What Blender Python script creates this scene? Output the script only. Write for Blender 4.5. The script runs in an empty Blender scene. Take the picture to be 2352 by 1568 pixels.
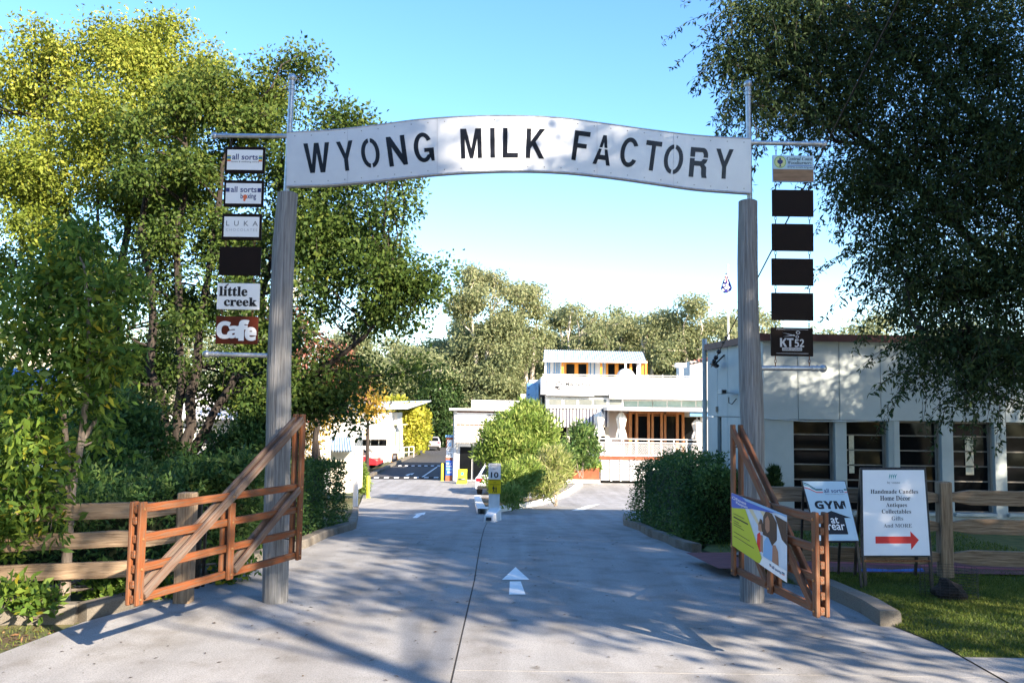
import bpy, bmesh, math, random
import numpy as np
from mathutils import Vector, Matrix

# ------------------------------------------------------------------ camera, world, sun, exposure
scene = bpy.context.scene
COL = scene.collection
IMW, IMH, FPX = 2352.0, 1568.0, 2050.0          # photograph as viewed, focal length in its pixels
EYE = Vector((0.0, 0.0, 2.0))
PITCH = math.atan(166.0 / FPX)
ROLL = 0.014
fwd = Vector((0, math.cos(PITCH), math.sin(PITCH)))
up0 = Vector((0, -math.sin(PITCH), math.cos(PITCH)))
rt0 = Vector((1, 0, 0))
rt = rt0 * math.cos(ROLL) + up0 * math.sin(ROLL)
up = -rt0 * math.sin(ROLL) + up0 * math.cos(ROLL)
cam_data = bpy.data.cameras.new('camera')
cam_data.sensor_width = 36.0
cam_data.lens = FPX / IMW * 36.0
cam_data.clip_end = 3000
cam = bpy.data.objects.new('camera', cam_data)
COL.objects.link(cam)
cam.matrix_world = Matrix(((rt.x, up.x, -fwd.x, EYE.x), (rt.y, up.y, -fwd.y, EYE.y),
                           (rt.z, up.z, -fwd.z, EYE.z), (0, 0, 0, 1)))
scene.camera = cam

SUN_AZ, SUN_EL = math.radians(42), math.radians(25)
LDIR = Vector((-math.sin(SUN_AZ) * math.cos(SUN_EL), math.cos(SUN_AZ) * math.cos(SUN_EL), -math.sin(SUN_EL)))
world = bpy.data.worlds.new('World')
scene.world = world
world.use_nodes = True
wn = world.node_tree.nodes
wl = world.node_tree.links
for n in list(wn):
    wn.remove(n)
sky = wn.new('ShaderNodeTexSky')
sky.sky_type = 'NISHITA'
sky.sun_disc = False
sky.sun_elevation = SUN_EL
sky.sun_rotation = math.atan2(-LDIR.x, -LDIR.y)
sky.air_density = 1.0
sky.dust_density = 0.3
sky.ozone_density = 2.0
hs = wn.new('ShaderNodeHueSaturation')
hs.inputs['Hue'].default_value = 0.505
hs.inputs['Saturation'].default_value = 1.24
bg = wn.new('ShaderNodeBackground')
bg.inputs['Strength'].default_value = 0.115
wo = wn.new('ShaderNodeOutputWorld')
wl.new(sky.outputs[0], hs.inputs['Color'])
wl.new(hs.outputs[0], bg.inputs['Color'])
wl.new(bg.outputs[0], wo.inputs['Surface'])
sun_d = bpy.data.lights.new('sun', 'SUN')
sun_d.energy = 5.0
sun_d.angle = math.radians(0.53)
sun_d.color = (1.0, 0.85, 0.67)
sun = bpy.data.objects.new('sun', sun_d)
sun.rotation_euler = LDIR.to_track_quat('-Z', 'Y').to_euler()
sun.location = (30, -30, 40)
COL.objects.link(sun)
scene.view_settings.view_transform = 'Standard'
scene.view_settings.look = 'None'
scene.view_settings.exposure = 1.9
scene.view_settings.gamma = 1.0
scene.render.engine = 'CYCLES'
scene.cycles.max_bounces = 6
scene.cycles.diffuse_bounces = 3
scene.cycles.transparent_max_bounces = 6
scene.cycles.use_adaptive_sampling = True
scene.cycles.use_denoising = True

# ------------------------------------------------------------------ helpers
RNG = np.random.default_rng(11)
random.seed(5)
_GY = [-400, 12, 15, 18, 23, 30, 38, 45, 55, 70, 900]
_GZ = [0, 0, -.08, -.28, -.75, -1.25, -1.80, -2.10, -2.22, -2.3, -2.3]
def zg(y):
    return float(np.interp(y, _GY, _GZ))
def P(x, y, d):
    """world point seen at photograph pixel x, y at the distance d in front of the camera plane (world Y)"""
    v = rt * (x - IMW / 2) - up * (y - IMH / 2) + fwd * FPX
    return EYE + v * (d / v.y)
def G(x, y, dz=0.0):
    v = rt * (x - IMW / 2) - up * (y - IMH / 2) + fwd * FPX
    lo, hi = 2.0, 400.0
    for _ in range(60):
        m = (lo + hi) / 2
        if EYE.z + v.z * m / v.y > zg(m) + dz:
            lo = m
        else:
            hi = m
    p = EYE + v * (lo / v.y)
    p.z = zg(lo) + dz
    return p
def PX(n, d):
    return n / FPX * d

ORG = {}
def tag(o, label=None, cat=None, group=None, kind=None):
    if label: o['label'] = label
    if cat: o['category'] = cat
    if group: o['group'] = group
    if kind: o['kind'] = kind
    return o
def thing(name, label, cat, loc, group=None, rz=0.0):
    o = bpy.data.objects.new(name, None)
    o.empty_display_size = 0.2
    COL.objects.link(o)
    o.location = loc
    o.rotation_euler = (0, 0, rz)
    ORG[o] = Vector(loc)
    return tag(o, label, cat, group)
def link_mesh(name, me, mat, parent=None, local=False):
    """vertices are given in world space (local=True: in the parent's own space)"""
    o = bpy.data.objects.new(name, me)
    COL.objects.link(o)
    if mat is not None:
        me.materials.append(mat)
    if parent is not None:
        org = ORG[parent]
        if not local:
            me.transform(Matrix.Translation(-org))
        o.parent = parent
        ORG[o] = org
    else:
        n = len(me.vertices)
        co = np.empty(n * 3, dtype=np.float32)
        me.vertices.foreach_get('co', co)
        co = co.reshape(-1, 3)
        b = Vector(((co[:, 0].min() + co[:, 0].max()) / 2, (co[:, 1].min() + co[:, 1].max()) / 2, co[:, 2].min()))
        me.transform(Matrix.Translation(-b))
        o.location = b
        ORG[o] = b
    return o
class MB:
    def __init__(s):
        s.v, s.f = [], []
    def add(s, verts, faces):
        n = len(s.v)
        s.v += [tuple(v) for v in verts]
        s.f += [tuple(i + n for i in f) for f in faces]
        return s
    def box(s, c, size, m=None):
        hx, hy, hz = size[0] / 2, size[1] / 2, size[2] / 2
        vs = [Vector((sx * hx, sy * hy, sz * hz)) for sx in (-1, 1) for sy in (-1, 1) for sz in (-1, 1)]
        if m is not None:
            vs = [m @ v for v in vs]
        vs = [v + Vector(c) for v in vs]
        return s.add(vs, [(0, 1, 3, 2), (4, 6, 7, 5), (0, 4, 5, 1), (2, 3, 7, 6), (0, 2, 6, 4), (1, 5, 7, 3)])
    def pbox(s, x0, y0, x1, y1, d, depth):
        c = P((x0 + x1) / 2, (y0 + y1) / 2, d)
        return s.box((c.x, d + depth / 2, c.z), (PX(abs(x1 - x0), d), depth, PX(abs(y1 - y0), d)))
    def beam(s, p0, p1, w, t, side=Vector((0, 1, 0))):
        """rectangular bar from p0 to p1; t is measured along side, w across both"""
        p0, p1 = Vector(p0), Vector(p1)
        a = (p1 - p0).normalized()
        n = (side - a * side.dot(a)).normalized()
        b = a.cross(n)
        vs = []
        for p in (p0, p1):
            for sx, sy in ((-1, -1), (1, -1), (1, 1), (-1, 1)):
                vs.append(p + b * (sx * w / 2) + n * (sy * t / 2))
        return s.add(vs, [(0, 1, 2, 3), (7, 6, 5, 4), (0, 4, 5, 1), (1, 5, 6, 2), (2, 6, 7, 3), (3, 7, 4, 0)])
    def tube(s, pts, radii, n=10, cap=True):
        pts = [Vector(p) for p in pts]
        if not hasattr(radii, '__len__'):
            radii = [radii] * len(pts)
        rings = []
        prev = None
        for i, p in enumerate(pts):
            a = (pts[min(i + 1, len(pts) - 1)] - pts[max(i - 1, 0)])
            if a.length < 1e-9:
                a = Vector((0, 0, 1))
            a.normalize()
            if prev is None:
                h = Vector((1, 0, 0)) if abs(a.x) < .8 else Vector((0, 1, 0))
                u = (h - a * h.dot(a)).normalized()
            else:
                u = (prev - a * prev.dot(a)).normalized()
            prev = u
            w = a.cross(u)
            rings.append([p + (u * math.cos(2 * math.pi * k / n) + w * math.sin(2 * math.pi * k / n)) * radii[i] for k in range(n)])
        vs = [v for r in rings for v in r]
        fs = []
        for i in range(len(pts) - 1):
            for k in range(n):
                k2 = (k + 1) % n
                fs.append((i * n + k, i * n + k2, (i + 1) * n + k2, (i + 1) * n + k))
        if cap:
            fs.append(tuple(range(n - 1, -1, -1)))
            fs.append(tuple((len(pts) - 1) * n + k for k in range(n)))
        return s.add(vs, fs)
    def sphere(s, c, r, nu=12, nv=8, sz=1.0):
        vs, fs = [], []
        for j in range(nv + 1):
            th = math.pi * j / nv
            for i in range(nu):
                ph = 2 * math.pi * i / nu
                vs.append((c[0] + r * math.sin(th) * math.cos(ph), c[1] + r * math.sin(th) * math.sin(ph), c[2] + r * sz * math.cos(th)))
        for j in range(nv):
            for i in range(nu):
                i2 = (i + 1) % nu
                fs.append((j * nu + i, (j + 1) * nu + i, (j + 1) * nu + i2, j * nu + i2))
        return s.add(vs, fs)
    def prism(s, front, off):
        """polygon (world points) swept along off"""
        n = len(front)
        off = Vector(off)
        vs = [Vector(p) for p in front] + [Vector(p) + off for p in front]
        fs = [tuple(range(n)), tuple(range(2 * n - 1, n - 1, -1))]
        for i in range(n):
            j = (i + 1) % n
            fs.append((i, i + n, j + n, j))
        return s.add(vs, fs)
    def build(s, name, mat, parent=None, smooth=False, local=False, bevel=0.0):
        me = bpy.data.meshes.new(name)
        me.from_pydata(s.v, [], s.f)
        bm = bmesh.new()
        bm.from_mesh(me)
        bmesh.ops.remove_doubles(bm, verts=bm.verts, dist=1e-6)
        bmesh.ops.recalc_face_normals(bm, faces=bm.faces)
        if bevel > 0:
            es = [e for e in bm.edges if len(e.link_faces) == 2 and e.calc_face_angle(0) > .6]
            bmesh.ops.bevel(bm, geom=es, offset=bevel, segments=1, affect='EDGES', clamp_overlap=True)
        bm.to_mesh(me)
        bm.free()
        if smooth:
            me.polygons.foreach_set('use_smooth', [True] * len(me.polygons))
        o = link_mesh(name, me, mat, parent, local)
        if smooth:
            try:
                me.set_sharp_from_angle(angle=math.radians(40))
            except Exception:
                pass
        return o
def bx(name, mat, parent, x0, y0, x1, y1, d, depth, bevel=0.0):
    return MB().pbox(x0, y0, x1, y1, d, depth).build(name, mat, parent, bevel=bevel)
def timber(name, mat, parent, p0, p1, w, t, side, bevel=.006, wobble=0.0):
    """a sawn piece whose own X axis runs along its length, so that the grain follows it"""
    p0, p1 = Vector(p0), Vector(p1)
    a = (p1 - p0)
    L = a.length
    a.normalize()
    n = (side - a * side.dot(a)).normalized()
    b = n.cross(a)
    m = MB()
    if wobble:
        k = 9
        for i in range(k):
            x = L * i / (k - 1)
            jw, jt = [random.uniform(-wobble, wobble) for _ in (0, 1)]
            e = .45 if i in (0, k - 1) else 1.0
            m.v += [(x, jt + sy * t / 2, jw + sx * w / 2 * e) for sx, sy in ((-1, -1), (1, -1), (1, 1), (-1, 1))]
            if i:
                q = (i - 1) * 4
                m.f += [(q + j, q + (j + 1) % 4, q + 4 + (j + 1) % 4, q + 4 + j) for j in range(4)]
        m.f += [(3, 2, 1, 0), tuple((k - 1) * 4 + j for j in range(4))]
    else:
        m.box((L / 2, 0, 0), (L, t, w))
    me = bpy.data.meshes.new(name)
    me.from_pydata(m.v, [], m.f)
    bm = bmesh.new(); bm.from_mesh(me)
    bmesh.ops.recalc_face_normals(bm, faces=bm.faces)
    if bevel:
        es = [e for e in bm.edges if len(e.link_faces) == 2 and e.calc_face_angle(0) > .6]
        bmesh.ops.bevel(bm, geom=es, offset=bevel, segments=1, affect='EDGES', clamp_overlap=True)
    bm.to_mesh(me); bm.free()
    me.materials.append(mat)
    o = bpy.data.objects.new(name, me)
    COL.objects.link(o)
    o.parent = parent
    org = ORG[parent]
    q = p0 - org
    o.matrix_local = Matrix(((a.x, n.x, b.x, q.x), (a.y, n.y, b.y, q.y), (a.z, n.z, b.z, q.z), (0, 0, 0, 1)))
    ORG[o] = org
    return o

# ------------------------------------------------------------------ materials
def mat(name, c1, c2=None, rough=.7, scale=6.0, stretch=None, bump=0.0, bscale=40.0, metal=0.0, spec=.4, detail=6.0,
        c3=None, coord='Object', coat=0.0, lo=.35, hi=.65):
    m = bpy.data.materials.new(name)
    m.use_nodes = True
    nt = m.node_tree
    b = nt.nodes['Principled BSDF']
    b.inputs['Roughness'].default_value = rough
    b.inputs['Metallic'].default_value = metal
    b.inputs['Specular IOR Level'].default_value = spec
    b.inputs['Coat Weight'].default_value = coat
    if c2 is None and bump == 0:
        b.inputs['Base Color'].default_value = (*c1, 1)
        return m
    tc = nt.nodes.new('ShaderNodeTexCoord')
    mp = nt.nodes.new('ShaderNodeMapping')
    if stretch:
        mp.inputs['Scale'].default_value = stretch
    nt.links.new(tc.outputs[coord], mp.inputs['Vector'])
    nz = nt.nodes.new('ShaderNodeTexNoise')
    nz.inputs['Scale'].default_value = scale
    nz.inputs['Detail'].default_value = detail
    nz.inputs['Roughness'].default_value = .62
    nt.links.new(mp.outputs[0], nz.inputs['Vector'])
    rp = nt.nodes.new('ShaderNodeValToRGB')
    rp.color_ramp.elements[0].position = lo
    rp.color_ramp.elements[1].position = hi
    rp.color_ramp.elements[0].color = (*c1, 1)
    rp.color_ramp.elements[1].color = (*(c2 or c1), 1)
    if c3:
        e = rp.color_ramp.elements.new((lo + hi) / 2)
        e.color = (*c3, 1)
    nt.links.new(nz.outputs['Fac'], rp.inputs['Fac'])
    nt.links.new(rp.outputs['Color'], b.inputs['Base Color'])
    if bump > 0:
        n2 = nt.nodes.new('ShaderNodeTexNoise')
        n2.inputs['Scale'].default_value = bscale
        n2.inputs['Detail'].default_value = 5
        nt.links.new(mp.outputs[0], n2.inputs['Vector'])
        bp = nt.nodes.new('ShaderNodeBump')
        bp.inputs['Strength'].default_value = bump
        bp.inputs['Distance'].default_value = .02
        nt.links.new(n2.outputs['Fac'], bp.inputs['Height'])
        nt.links.new(bp.outputs['Normal'], b.inputs['Normal'])
    return m
def leafmat(name, cols, trans=.25, rough=.5):
    """cols: colours from dark to light, picked leaf by leaf through the attribute 'tone'"""
    m = bpy.data.materials.new(name)
    m.use_nodes = True
    nt = m.node_tree
    b = nt.nodes['Principled BSDF']
    b.inputs['Roughness'].default_value = rough
    b.inputs['Specular IOR Level'].default_value = .2
    at = nt.nodes.new('ShaderNodeAttribute')
    at.attribute_name = 'tone'
    rp = nt.nodes.new('ShaderNodeValToRGB')
    el = rp.color_ramp.elements
    el[0].color = (*cols[0], 1)
    el[1].color = (*cols[-1], 1)
    for i, c in enumerate(cols[1:-1]):
        e = el.new((i + 1) / (len(cols) - 1))
        e.color = (*c, 1)
    nt.links.new(at.outputs['Fac'], rp.inputs['Fac'])
    nt.links.new(rp.outputs['Color'], b.inputs['Base Color'])
    tr = nt.nodes.new('ShaderNodeBsdfTranslucent')
    nt.links.new(rp.outputs['Color'], tr.inputs['Color'])
    mx = nt.nodes.new('ShaderNodeMixShader')
    mx.inputs[0].default_value = trans
    nt.links.new(b.outputs[0], mx.inputs[1])
    nt.links.new(tr.outputs[0], mx.inputs[2])
    nt.links.new(mx.outputs[0], nt.nodes['Material Output'].inputs['Surface'])
    return m
def concrete_mat(name, a, b, c):
    """pale broom-finished concrete: broad blotches, tyre-darkened stains, fine sandy grain"""
    m = mat(name, a, b, rough=.85, scale=.55, bump=.25, bscale=160, spec=.25, detail=9, lo=.3, hi=.7)
    nt = m.node_tree
    bs = nt.nodes['Principled BSDF']
    src = bs.inputs['Base Color'].links[0].from_socket
    tc = [n for n in nt.nodes if n.type == 'TEX_COORD'][0]
    n1 = nt.nodes.new('ShaderNodeTexNoise'); n1.inputs['Scale'].default_value = 90; n1.inputs['Detail'].default_value = 3
    nt.links.new(tc.outputs['Object'], n1.inputs['Vector'])
    n3 = nt.nodes.new('ShaderNodeTexNoise'); n3.inputs['Scale'].default_value = 2.6; n3.inputs['Detail'].default_value = 8
    nt.links.new(tc.outputs['Object'], n3.inputs['Vector'])
    r1 = nt.nodes.new('ShaderNodeValToRGB')
    r1.color_ramp.elements[0].position = .28; r1.color_ramp.elements[1].position = .6
    r1.color_ramp.elements[0].color = (.62, .62, .62, 1); r1.color_ramp.elements[1].color = (1, 1, 1, 1)
    nt.links.new(n1.outputs['Fac'], r1.inputs['Fac'])
    r3 = nt.nodes.new('ShaderNodeValToRGB')
    r3.color_ramp.elements[0].position = .30; r3.color_ramp.elements[1].position = .52
    r3.color_ramp.elements[0].color = (*c, 1); r3.color_ramp.elements[1].color = (1, 1, 1, 1)
    nt.links.new(n3.outputs['Fac'], r3.inputs['Fac'])
    m1 = nt.nodes.new('ShaderNodeMixRGB'); m1.blend_type = 'MULTIPLY'; m1.inputs[0].default_value = 1
    m2 = nt.nodes.new('ShaderNodeMixRGB'); m2.blend_type = 'MULTIPLY'; m2.inputs[0].default_value = 1
    nt.links.new(src, m1.inputs[1]); nt.links.new(r1.outputs[0], m1.inputs[2])
    nt.links.new(m1.outputs[0], m2.inputs[1]); nt.links.new(r3.outputs[0], m2.inputs[2])
    # long faint wheel polish along the drive and a few oil spots
    mp = nt.nodes.new('ShaderNodeMapping'); mp.inputs['Scale'].default_value = (2.4, .10, 1)
    nt.links.new(tc.outputs['Object'], mp.inputs['Vector'])
    n4 = nt.nodes.new('ShaderNodeTexNoise'); n4.inputs['Scale'].default_value = 1.0; n4.inputs['Detail'].default_value = 5
    nt.links.new(mp.outputs[0], n4.inputs['Vector'])
    r4 = nt.nodes.new('ShaderNodeValToRGB')
    r4.color_ramp.elements[0].position = .38; r4.color_ramp.elements[1].position = .6
    r4.color_ramp.elements[0].color = (.82, .81, .80, 1); r4.color_ramp.elements[1].color = (1, 1, 1, 1)
    nt.links.new(n4.outputs['Fac'], r4.inputs['Fac'])
    n5 = nt.nodes.new('ShaderNodeTexNoise'); n5.inputs['Scale'].default_value = 3.1; n5.inputs['Detail'].default_value = 3
    nt.links.new(tc.outputs['Object'], n5.inputs['Vector'])
    r5 = nt.nodes.new('ShaderNodeValToRGB')
    r5.color_ramp.elements[0].position = .69; r5.color_ramp.elements[1].position = .76
    r5.color_ramp.elements[0].color = (1, 1, 1, 1); r5.color_ramp.elements[1].color = (.62, .59, .55, 1)
    nt.links.new(n5.outputs['Fac'], r5.inputs['Fac'])
    m3 = nt.nodes.new('ShaderNodeMixRGB'); m3.blend_type = 'MULTIPLY'; m3.inputs[0].default_value = 1
    m4 = nt.nodes.new('ShaderNodeMixRGB'); m4.blend_type = 'MULTIPLY'; m4.inputs[0].default_value = 1
    nt.links.new(m2.outputs[0], m3.inputs[1]); nt.links.new(r4.outputs[0], m3.inputs[2])
    nt.links.new(m3.outputs[0], m4.inputs[1]); nt.links.new(r5.outputs[0], m4.inputs[2])
    nt.links.new(m4.outputs[0], bs.inputs['Base Color'])
    return m

M = {}
M['concrete'] = concrete_mat('pale concrete', (.30, .30, .298), (.40, .393, .385), (.78, .76, .73))
M['kerb'] = concrete_mat('old kerb concrete', (.15, .135, .11), (.25, .225, .19), (.55, .5, .42))
M['whitekerb'] = mat('painted kerb', (.68, .68, .66), (.82, .82, .80), rough=.6, scale=5, bump=.1)
M['footpath'] = mat('exposed aggregate', (.26, .25, .24), (.44, .42, .40), rough=.9, scale=85, bump=.5, bscale=120, detail=2)
M['asphalt'] = mat('asphalt', (.042, .043, .047), (.07, .07, .074), rough=.85, scale=3, bump=.3, bscale=90)
M['joint'] = mat('dark joint filler', (.03, .028, .026), (.05, .045, .04), rough=.9, scale=20)
M['soil'] = mat('dry soil', (.10, .062, .035), (.24, .17, .10), rough=.95, scale=9, bump=.6, bscale=35, c3=(.15, .11, .06))
M['lawnbase'] = mat('lawn soil', (.05, .075, .018), (.12, .13, .035), rough=.95, scale=5, bump=.4)
M['paint'] = mat('road paint', (.72, .74, .74), (.84, .85, .84), rough=.6, scale=14, bump=.15, bscale=70)
M['redpath'] = mat('red painted path', (.11, .025, .028), (.20, .05, .05), rough=.75, scale=4, bump=.15, stretch=(1, 4, 1))
M['bluepaint'] = mat('blue swirl paint', (.02, .07, .38), (.03, .16, .55), rough=.7, scale=6)
M['galv'] = mat('galvanised steel', (.34, .37, .40), (.52, .55, .58), rough=.42, scale=22, metal=.85, spec=.5, bump=.05)
M['panel'] = mat('brushed sign sheet', (.56, .58, .61), (.63, .65, .67), rough=.42, scale=3, metal=.35, spec=.5)
M['paneledge'] = mat('sign edge', (.30, .31, .33), (.38, .39, .41), rough=.5, scale=8, metal=.3)
M['letter'] = mat('letter void', (.006, .007, .010), (.012, .014, .022), rough=.2, scale=9, spec=.3)
M['post'] = mat('weathered pole timber', (.095, .095, .098), (.29, .293, .30), rough=.9, scale=16, stretch=(4, 4, .14), bump=.75, bscale=16, detail=9, c3=(.20, .20, .20), lo=.3, hi=.68)
M['gate'] = mat('oiled gate timber', (.19, .05, .012), (.105, .076, .058), rough=.72, scale=9.0, stretch=(.5, 7, 7), bump=.55, bscale=10, detail=8, c3=(.165, .06, .02), lo=.36, hi=.66)
M['gateshade'] = mat('shade darkened gate timber', (.17, .05, .016), (.11, .08, .06), rough=.7, scale=7.0, stretch=(.5, 7, 7), bump=.55, bscale=10, detail=8, c3=(.15, .07, .035), lo=.36, hi=.70)  # same orange brown timber, darkened so its shade sits in the colour
M['gategrey'] = mat('grey gate timber', (.12, .052, .026), (.14, .108, .088), rough=.8, scale=5, stretch=(.5, 7, 7), bump=.65, bscale=11, detail=8, lo=.3, hi=.6)
M['rail'] = mat('split fence rail', (.11, .07, .042), (.34, .25, .165), rough=.92, scale=9, stretch=(.35, 5, 5), bump=.9, bscale=9, detail=9, c3=(.24, .17, .11), lo=.28, hi=.68)
M['bolt'] = mat('bolt head', (.32, .12, .05), (.5, .28, .12), rough=.4, scale=30, metal=.7)
M['iron'] = mat('dark steel', (.03, .03, .032), (.06, .055, .05), rough=.5, metal=.6, scale=30)
M['rust'] = mat('rusty chain', (.16, .06, .025), (.30, .15, .07), rough=.8, scale=40, metal=.4)
M['boardbrown'] = mat('dark brown board', (.009, .005, .004), (.014, .007, .005), rough=.6, scale=3, spec=.15)
M['boardred'] = mat('red brown board', (.06, .011, .005), (.14, .026, .009), rough=.6, scale=4, spec=.2)
M['white'] = mat('white print', (.80, .80, .80), (.84, .84, .84), rough=.5, scale=3)
M['ink'] = mat('black ink', (.012, .012, .014), rough=.5)
M['navy'] = mat('navy ink', (.03, .045, .16), rough=.5)
M['greyink'] = mat('grey ink', (.16, .17, .18), rough=.5)
M['paleink'] = mat('faded ink', (.50, .50, .52), rough=.5)
M['redink'] = mat('red ink', (.72, .025, .015), rough=.5)
M['orangeink'] = mat('orange ink', (.75, .17, .07), rough=.5)
M['tealink'] = mat('teal ink', (.03, .30, .28), rough=.5)
M['yellowink'] = mat('yellow ink', (.78, .62, .03), rough=.5)
M['limeink'] = mat('lime ink', (.50, .55, .02), rough=.45)
M['blueink'] = mat('blue ink', (.02, .10, .50), rough=.45)
M['skyink'] = mat('light blue ink', (.22, .42, .68), rough=.45)
M['signyellow'] = mat('sign yellow', (.86, .58, .0), rough=.45)
M['creamink'] = mat('cream print', (.62, .55, .36), rough=.5)
M['woodink'] = mat('wood print', (.16, .085, .04), (.30, .17, .09), rough=.4, scale=3, stretch=(1, 1, 9))
M['skin'] = mat('skin print', (.36, .18, .11), rough=.45)
M['hair'] = mat('hair print', (.022, .012, .009), (.06, .03, .02), rough=.4, scale=9, stretch=(8, 8, 1))
M['photo'] = mat('photo print', (.42, .53, .66), (.66, .73, .80), rough=.4, scale=2.2)
M['aqua'] = mat('painted fibre cement', (.42, .475, .475), (.49, .54, .535), rough=.75, scale=1.6, bump=.06, detail=8)
M['aquatrim'] = mat('painted trim', (.40, .45, .45), (.48, .52, .51), rough=.6, scale=3)
M['maroon'] = mat('maroon fascia', (.075, .026, .022), (.12, .045, .038), rough=.6, scale=3)
M['glass'] = mat('dark window glass', (.006, .007, .008), rough=.06, spec=.18)
M['steelbar'] = mat('window bar', (.22, .20, .18), (.30, .28, .25), rough=.6, scale=8)
M['blind'] = mat('lit blind', (.55, .52, .40), (.7, .68, .55), rough=.7, scale=30)
M['wallwhite'] = mat('white painted wall', (.62, .61, .59), (.70, .69, .67), rough=.7, scale=1.3, bump=.05, detail=8)
M['wallgrey'] = mat('pale grey wall', (.50, .50, .51), (.60, .60, .60), rough=.7, scale=1.3)
M['cream'] = mat('cream board', (.60, .55, .44), (.72, .67, .56), rough=.7, scale=2)
M['zinc'] = mat('corrugated roof', (.42, .50, .55), (.55, .62, .66), rough=.5, scale=2, metal=.2)
M['blueroof'] = mat('blue steel roof', (.14, .24, .42), (.20, .30, .50), rough=.5, scale=2)
M['orange'] = mat('orange joinery', (.62, .22, .02), (.74, .30, .03), rough=.5, scale=5)
M['timber'] = mat('varnished joinery', (.40, .16, .05), (.56, .26, .09), rough=.5, scale=4, stretch=(4, 4, .6))
M['clear'] = mat('clerestory glass', (.22, .33, .32), (.34, .44, .43), rough=.12, spec=.6, scale=1.2)
M['pale'] = mat('hazy glass', (.15, .165, .155), (.21, .22, .20), rough=.2, scale=1.5)
M['stripe'] = mat('navy stripe canvas', (.045, .045, .07), (.07, .065, .09), rough=.8, scale=6)
M['canvas'] = mat('canvas', (.66, .62, .55), (.76, .72, .65), rough=.85, scale=6)
M['peach'] = mat('peach awning', (.60, .45, .27), (.66, .52, .34), rough=.6, scale=3)
M['planter'] = mat('brown planter', (.20, .055, .025), (.30, .09, .04), rough=.8, scale=3, bump=.2)
M['brick'] = mat('red brick', (.24, .075, .04), (.36, .13, .075), rough=.85, scale=6)
M['bluebox'] = mat('blue enamel', (.10, .24, .42), (.14, .30, .50), rough=.5, scale=3)
M['boll'] = mat('yellow bollard', (.62, .58, .02), (.75, .70, .05), rough=.5, scale=8)
M['silver'] = mat('silver car paint', (.55, .54, .55), (.60, .59, .60), rough=.25, metal=.4, scale=2, coat=.6)
M['carwhite'] = mat('white car paint', (.78, .79, .80), (.80, .81, .82), rough=.22, scale=2, coat=.7)
M['carred'] = mat('red car paint', (.55, .02, .03), (.60, .025, .035), rough=.22, scale=2, coat=.7)
M['tyre'] = mat('tyre rubber', (.015, .015, .016), (.025, .025, .025), rough=.85, scale=20)
M['rim'] = mat('alloy rim', (.45, .46, .47), rough=.3, metal=.8)
M['tail'] = mat('tail lamp', (.65, .01, .02), rough=.15, coat=.6)
M['bark'] = mat('brown bark', (.014, .011, .010), (.05, .04, .033), rough=.95, scale=6, stretch=(3, 3, .5), bump=1.0, bscale=12, detail=8)
M['barkpale'] = mat('pale gum bark', (.30, .25, .20), (.60, .54, .47), rough=.85, scale=1.2, stretch=(2, 2, .4), bump=.2)
M['barkgrey'] = mat('smooth grey bark', (.15, .12, .10), (.30, .25, .20), rough=.9, scale=10, stretch=(3, 3, .5), bump=.5)
M['hedgecore'] = mat('hedge light block', (.010, .018, .006), (.02, .03, .010), rough=1, scale=10)

LEAF = {
 'lit':   leafmat('olive leaves', [(.085, .125, .018), (.16, .21, .030), (.26, .30, .045), (.38, .37, .06)], trans=.38),
 'deep':  leafmat('deep green leaves', [(.040, .078, .018), (.072, .12, .025), (.125, .17, .034), (.23, .24, .045)], trans=.42),
 'dark':  leafmat('dark small leaves', [(.017, .037, .013), (.030, .056, .019), (.050, .082, .027), (.11, .135, .05)], trans=.28, rough=.7),
 'young': leafmat('large fresh leaves', [(.040, .095, .020), (.075, .15, .028), (.135, .22, .036), (.21, .30, .045), (.46, .40, .04)], trans=.42),
 'hedge': leafmat('clipped hedge leaves', [(.028, .070, .022), (.052, .115, .032), (.10, .175, .045), (.19, .26, .075)], trans=.36),
 'gum':   leafmat('grey green gum leaves', [(.16, .20, .10), (.23, .265, .13), (.31, .33, .17), (.40, .38, .21)], trans=.5),
 'forest': leafmat('rainforest leaves', [(.022, .05, .016), (.042, .082, .024), (.075, .12, .034), (.12, .16, .05)], trans=.3),
 'olean': leafmat('narrow bright leaves', [(.07, .13, .025), (.13, .21, .04), (.21, .30, .06), (.34, .39, .11)], trans=.38),
 'dry':   leafmat('straw green leaves', [(.10, .15, .03), (.20, .25, .06), (.32, .34, .12), (.46, .42, .22)], trans=.35),
 'red':   leafmat('turning red leaves', [(.05, .065, .02), (.12, .095, .04), (.30, .10, .075), (.44, .19, .16)], trans=.3),
 'amber': leafmat('amber leaves', [(.17, .12, .02), (.33, .21, .03), (.48, .31, .045), (.55, .42, .08)], trans=.35),
 'gold':  leafmat('golden climber leaves', [(.16, .20, .02), (.30, .32, .035), (.44, .41, .055), (.52, .46, .10)], trans=.35),
 'grass': leafmat('grass blades', [(.060, .105, .020), (.11, .16, .028), (.19, .22, .04), (.30, .28, .09)], trans=.3),
}

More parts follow.
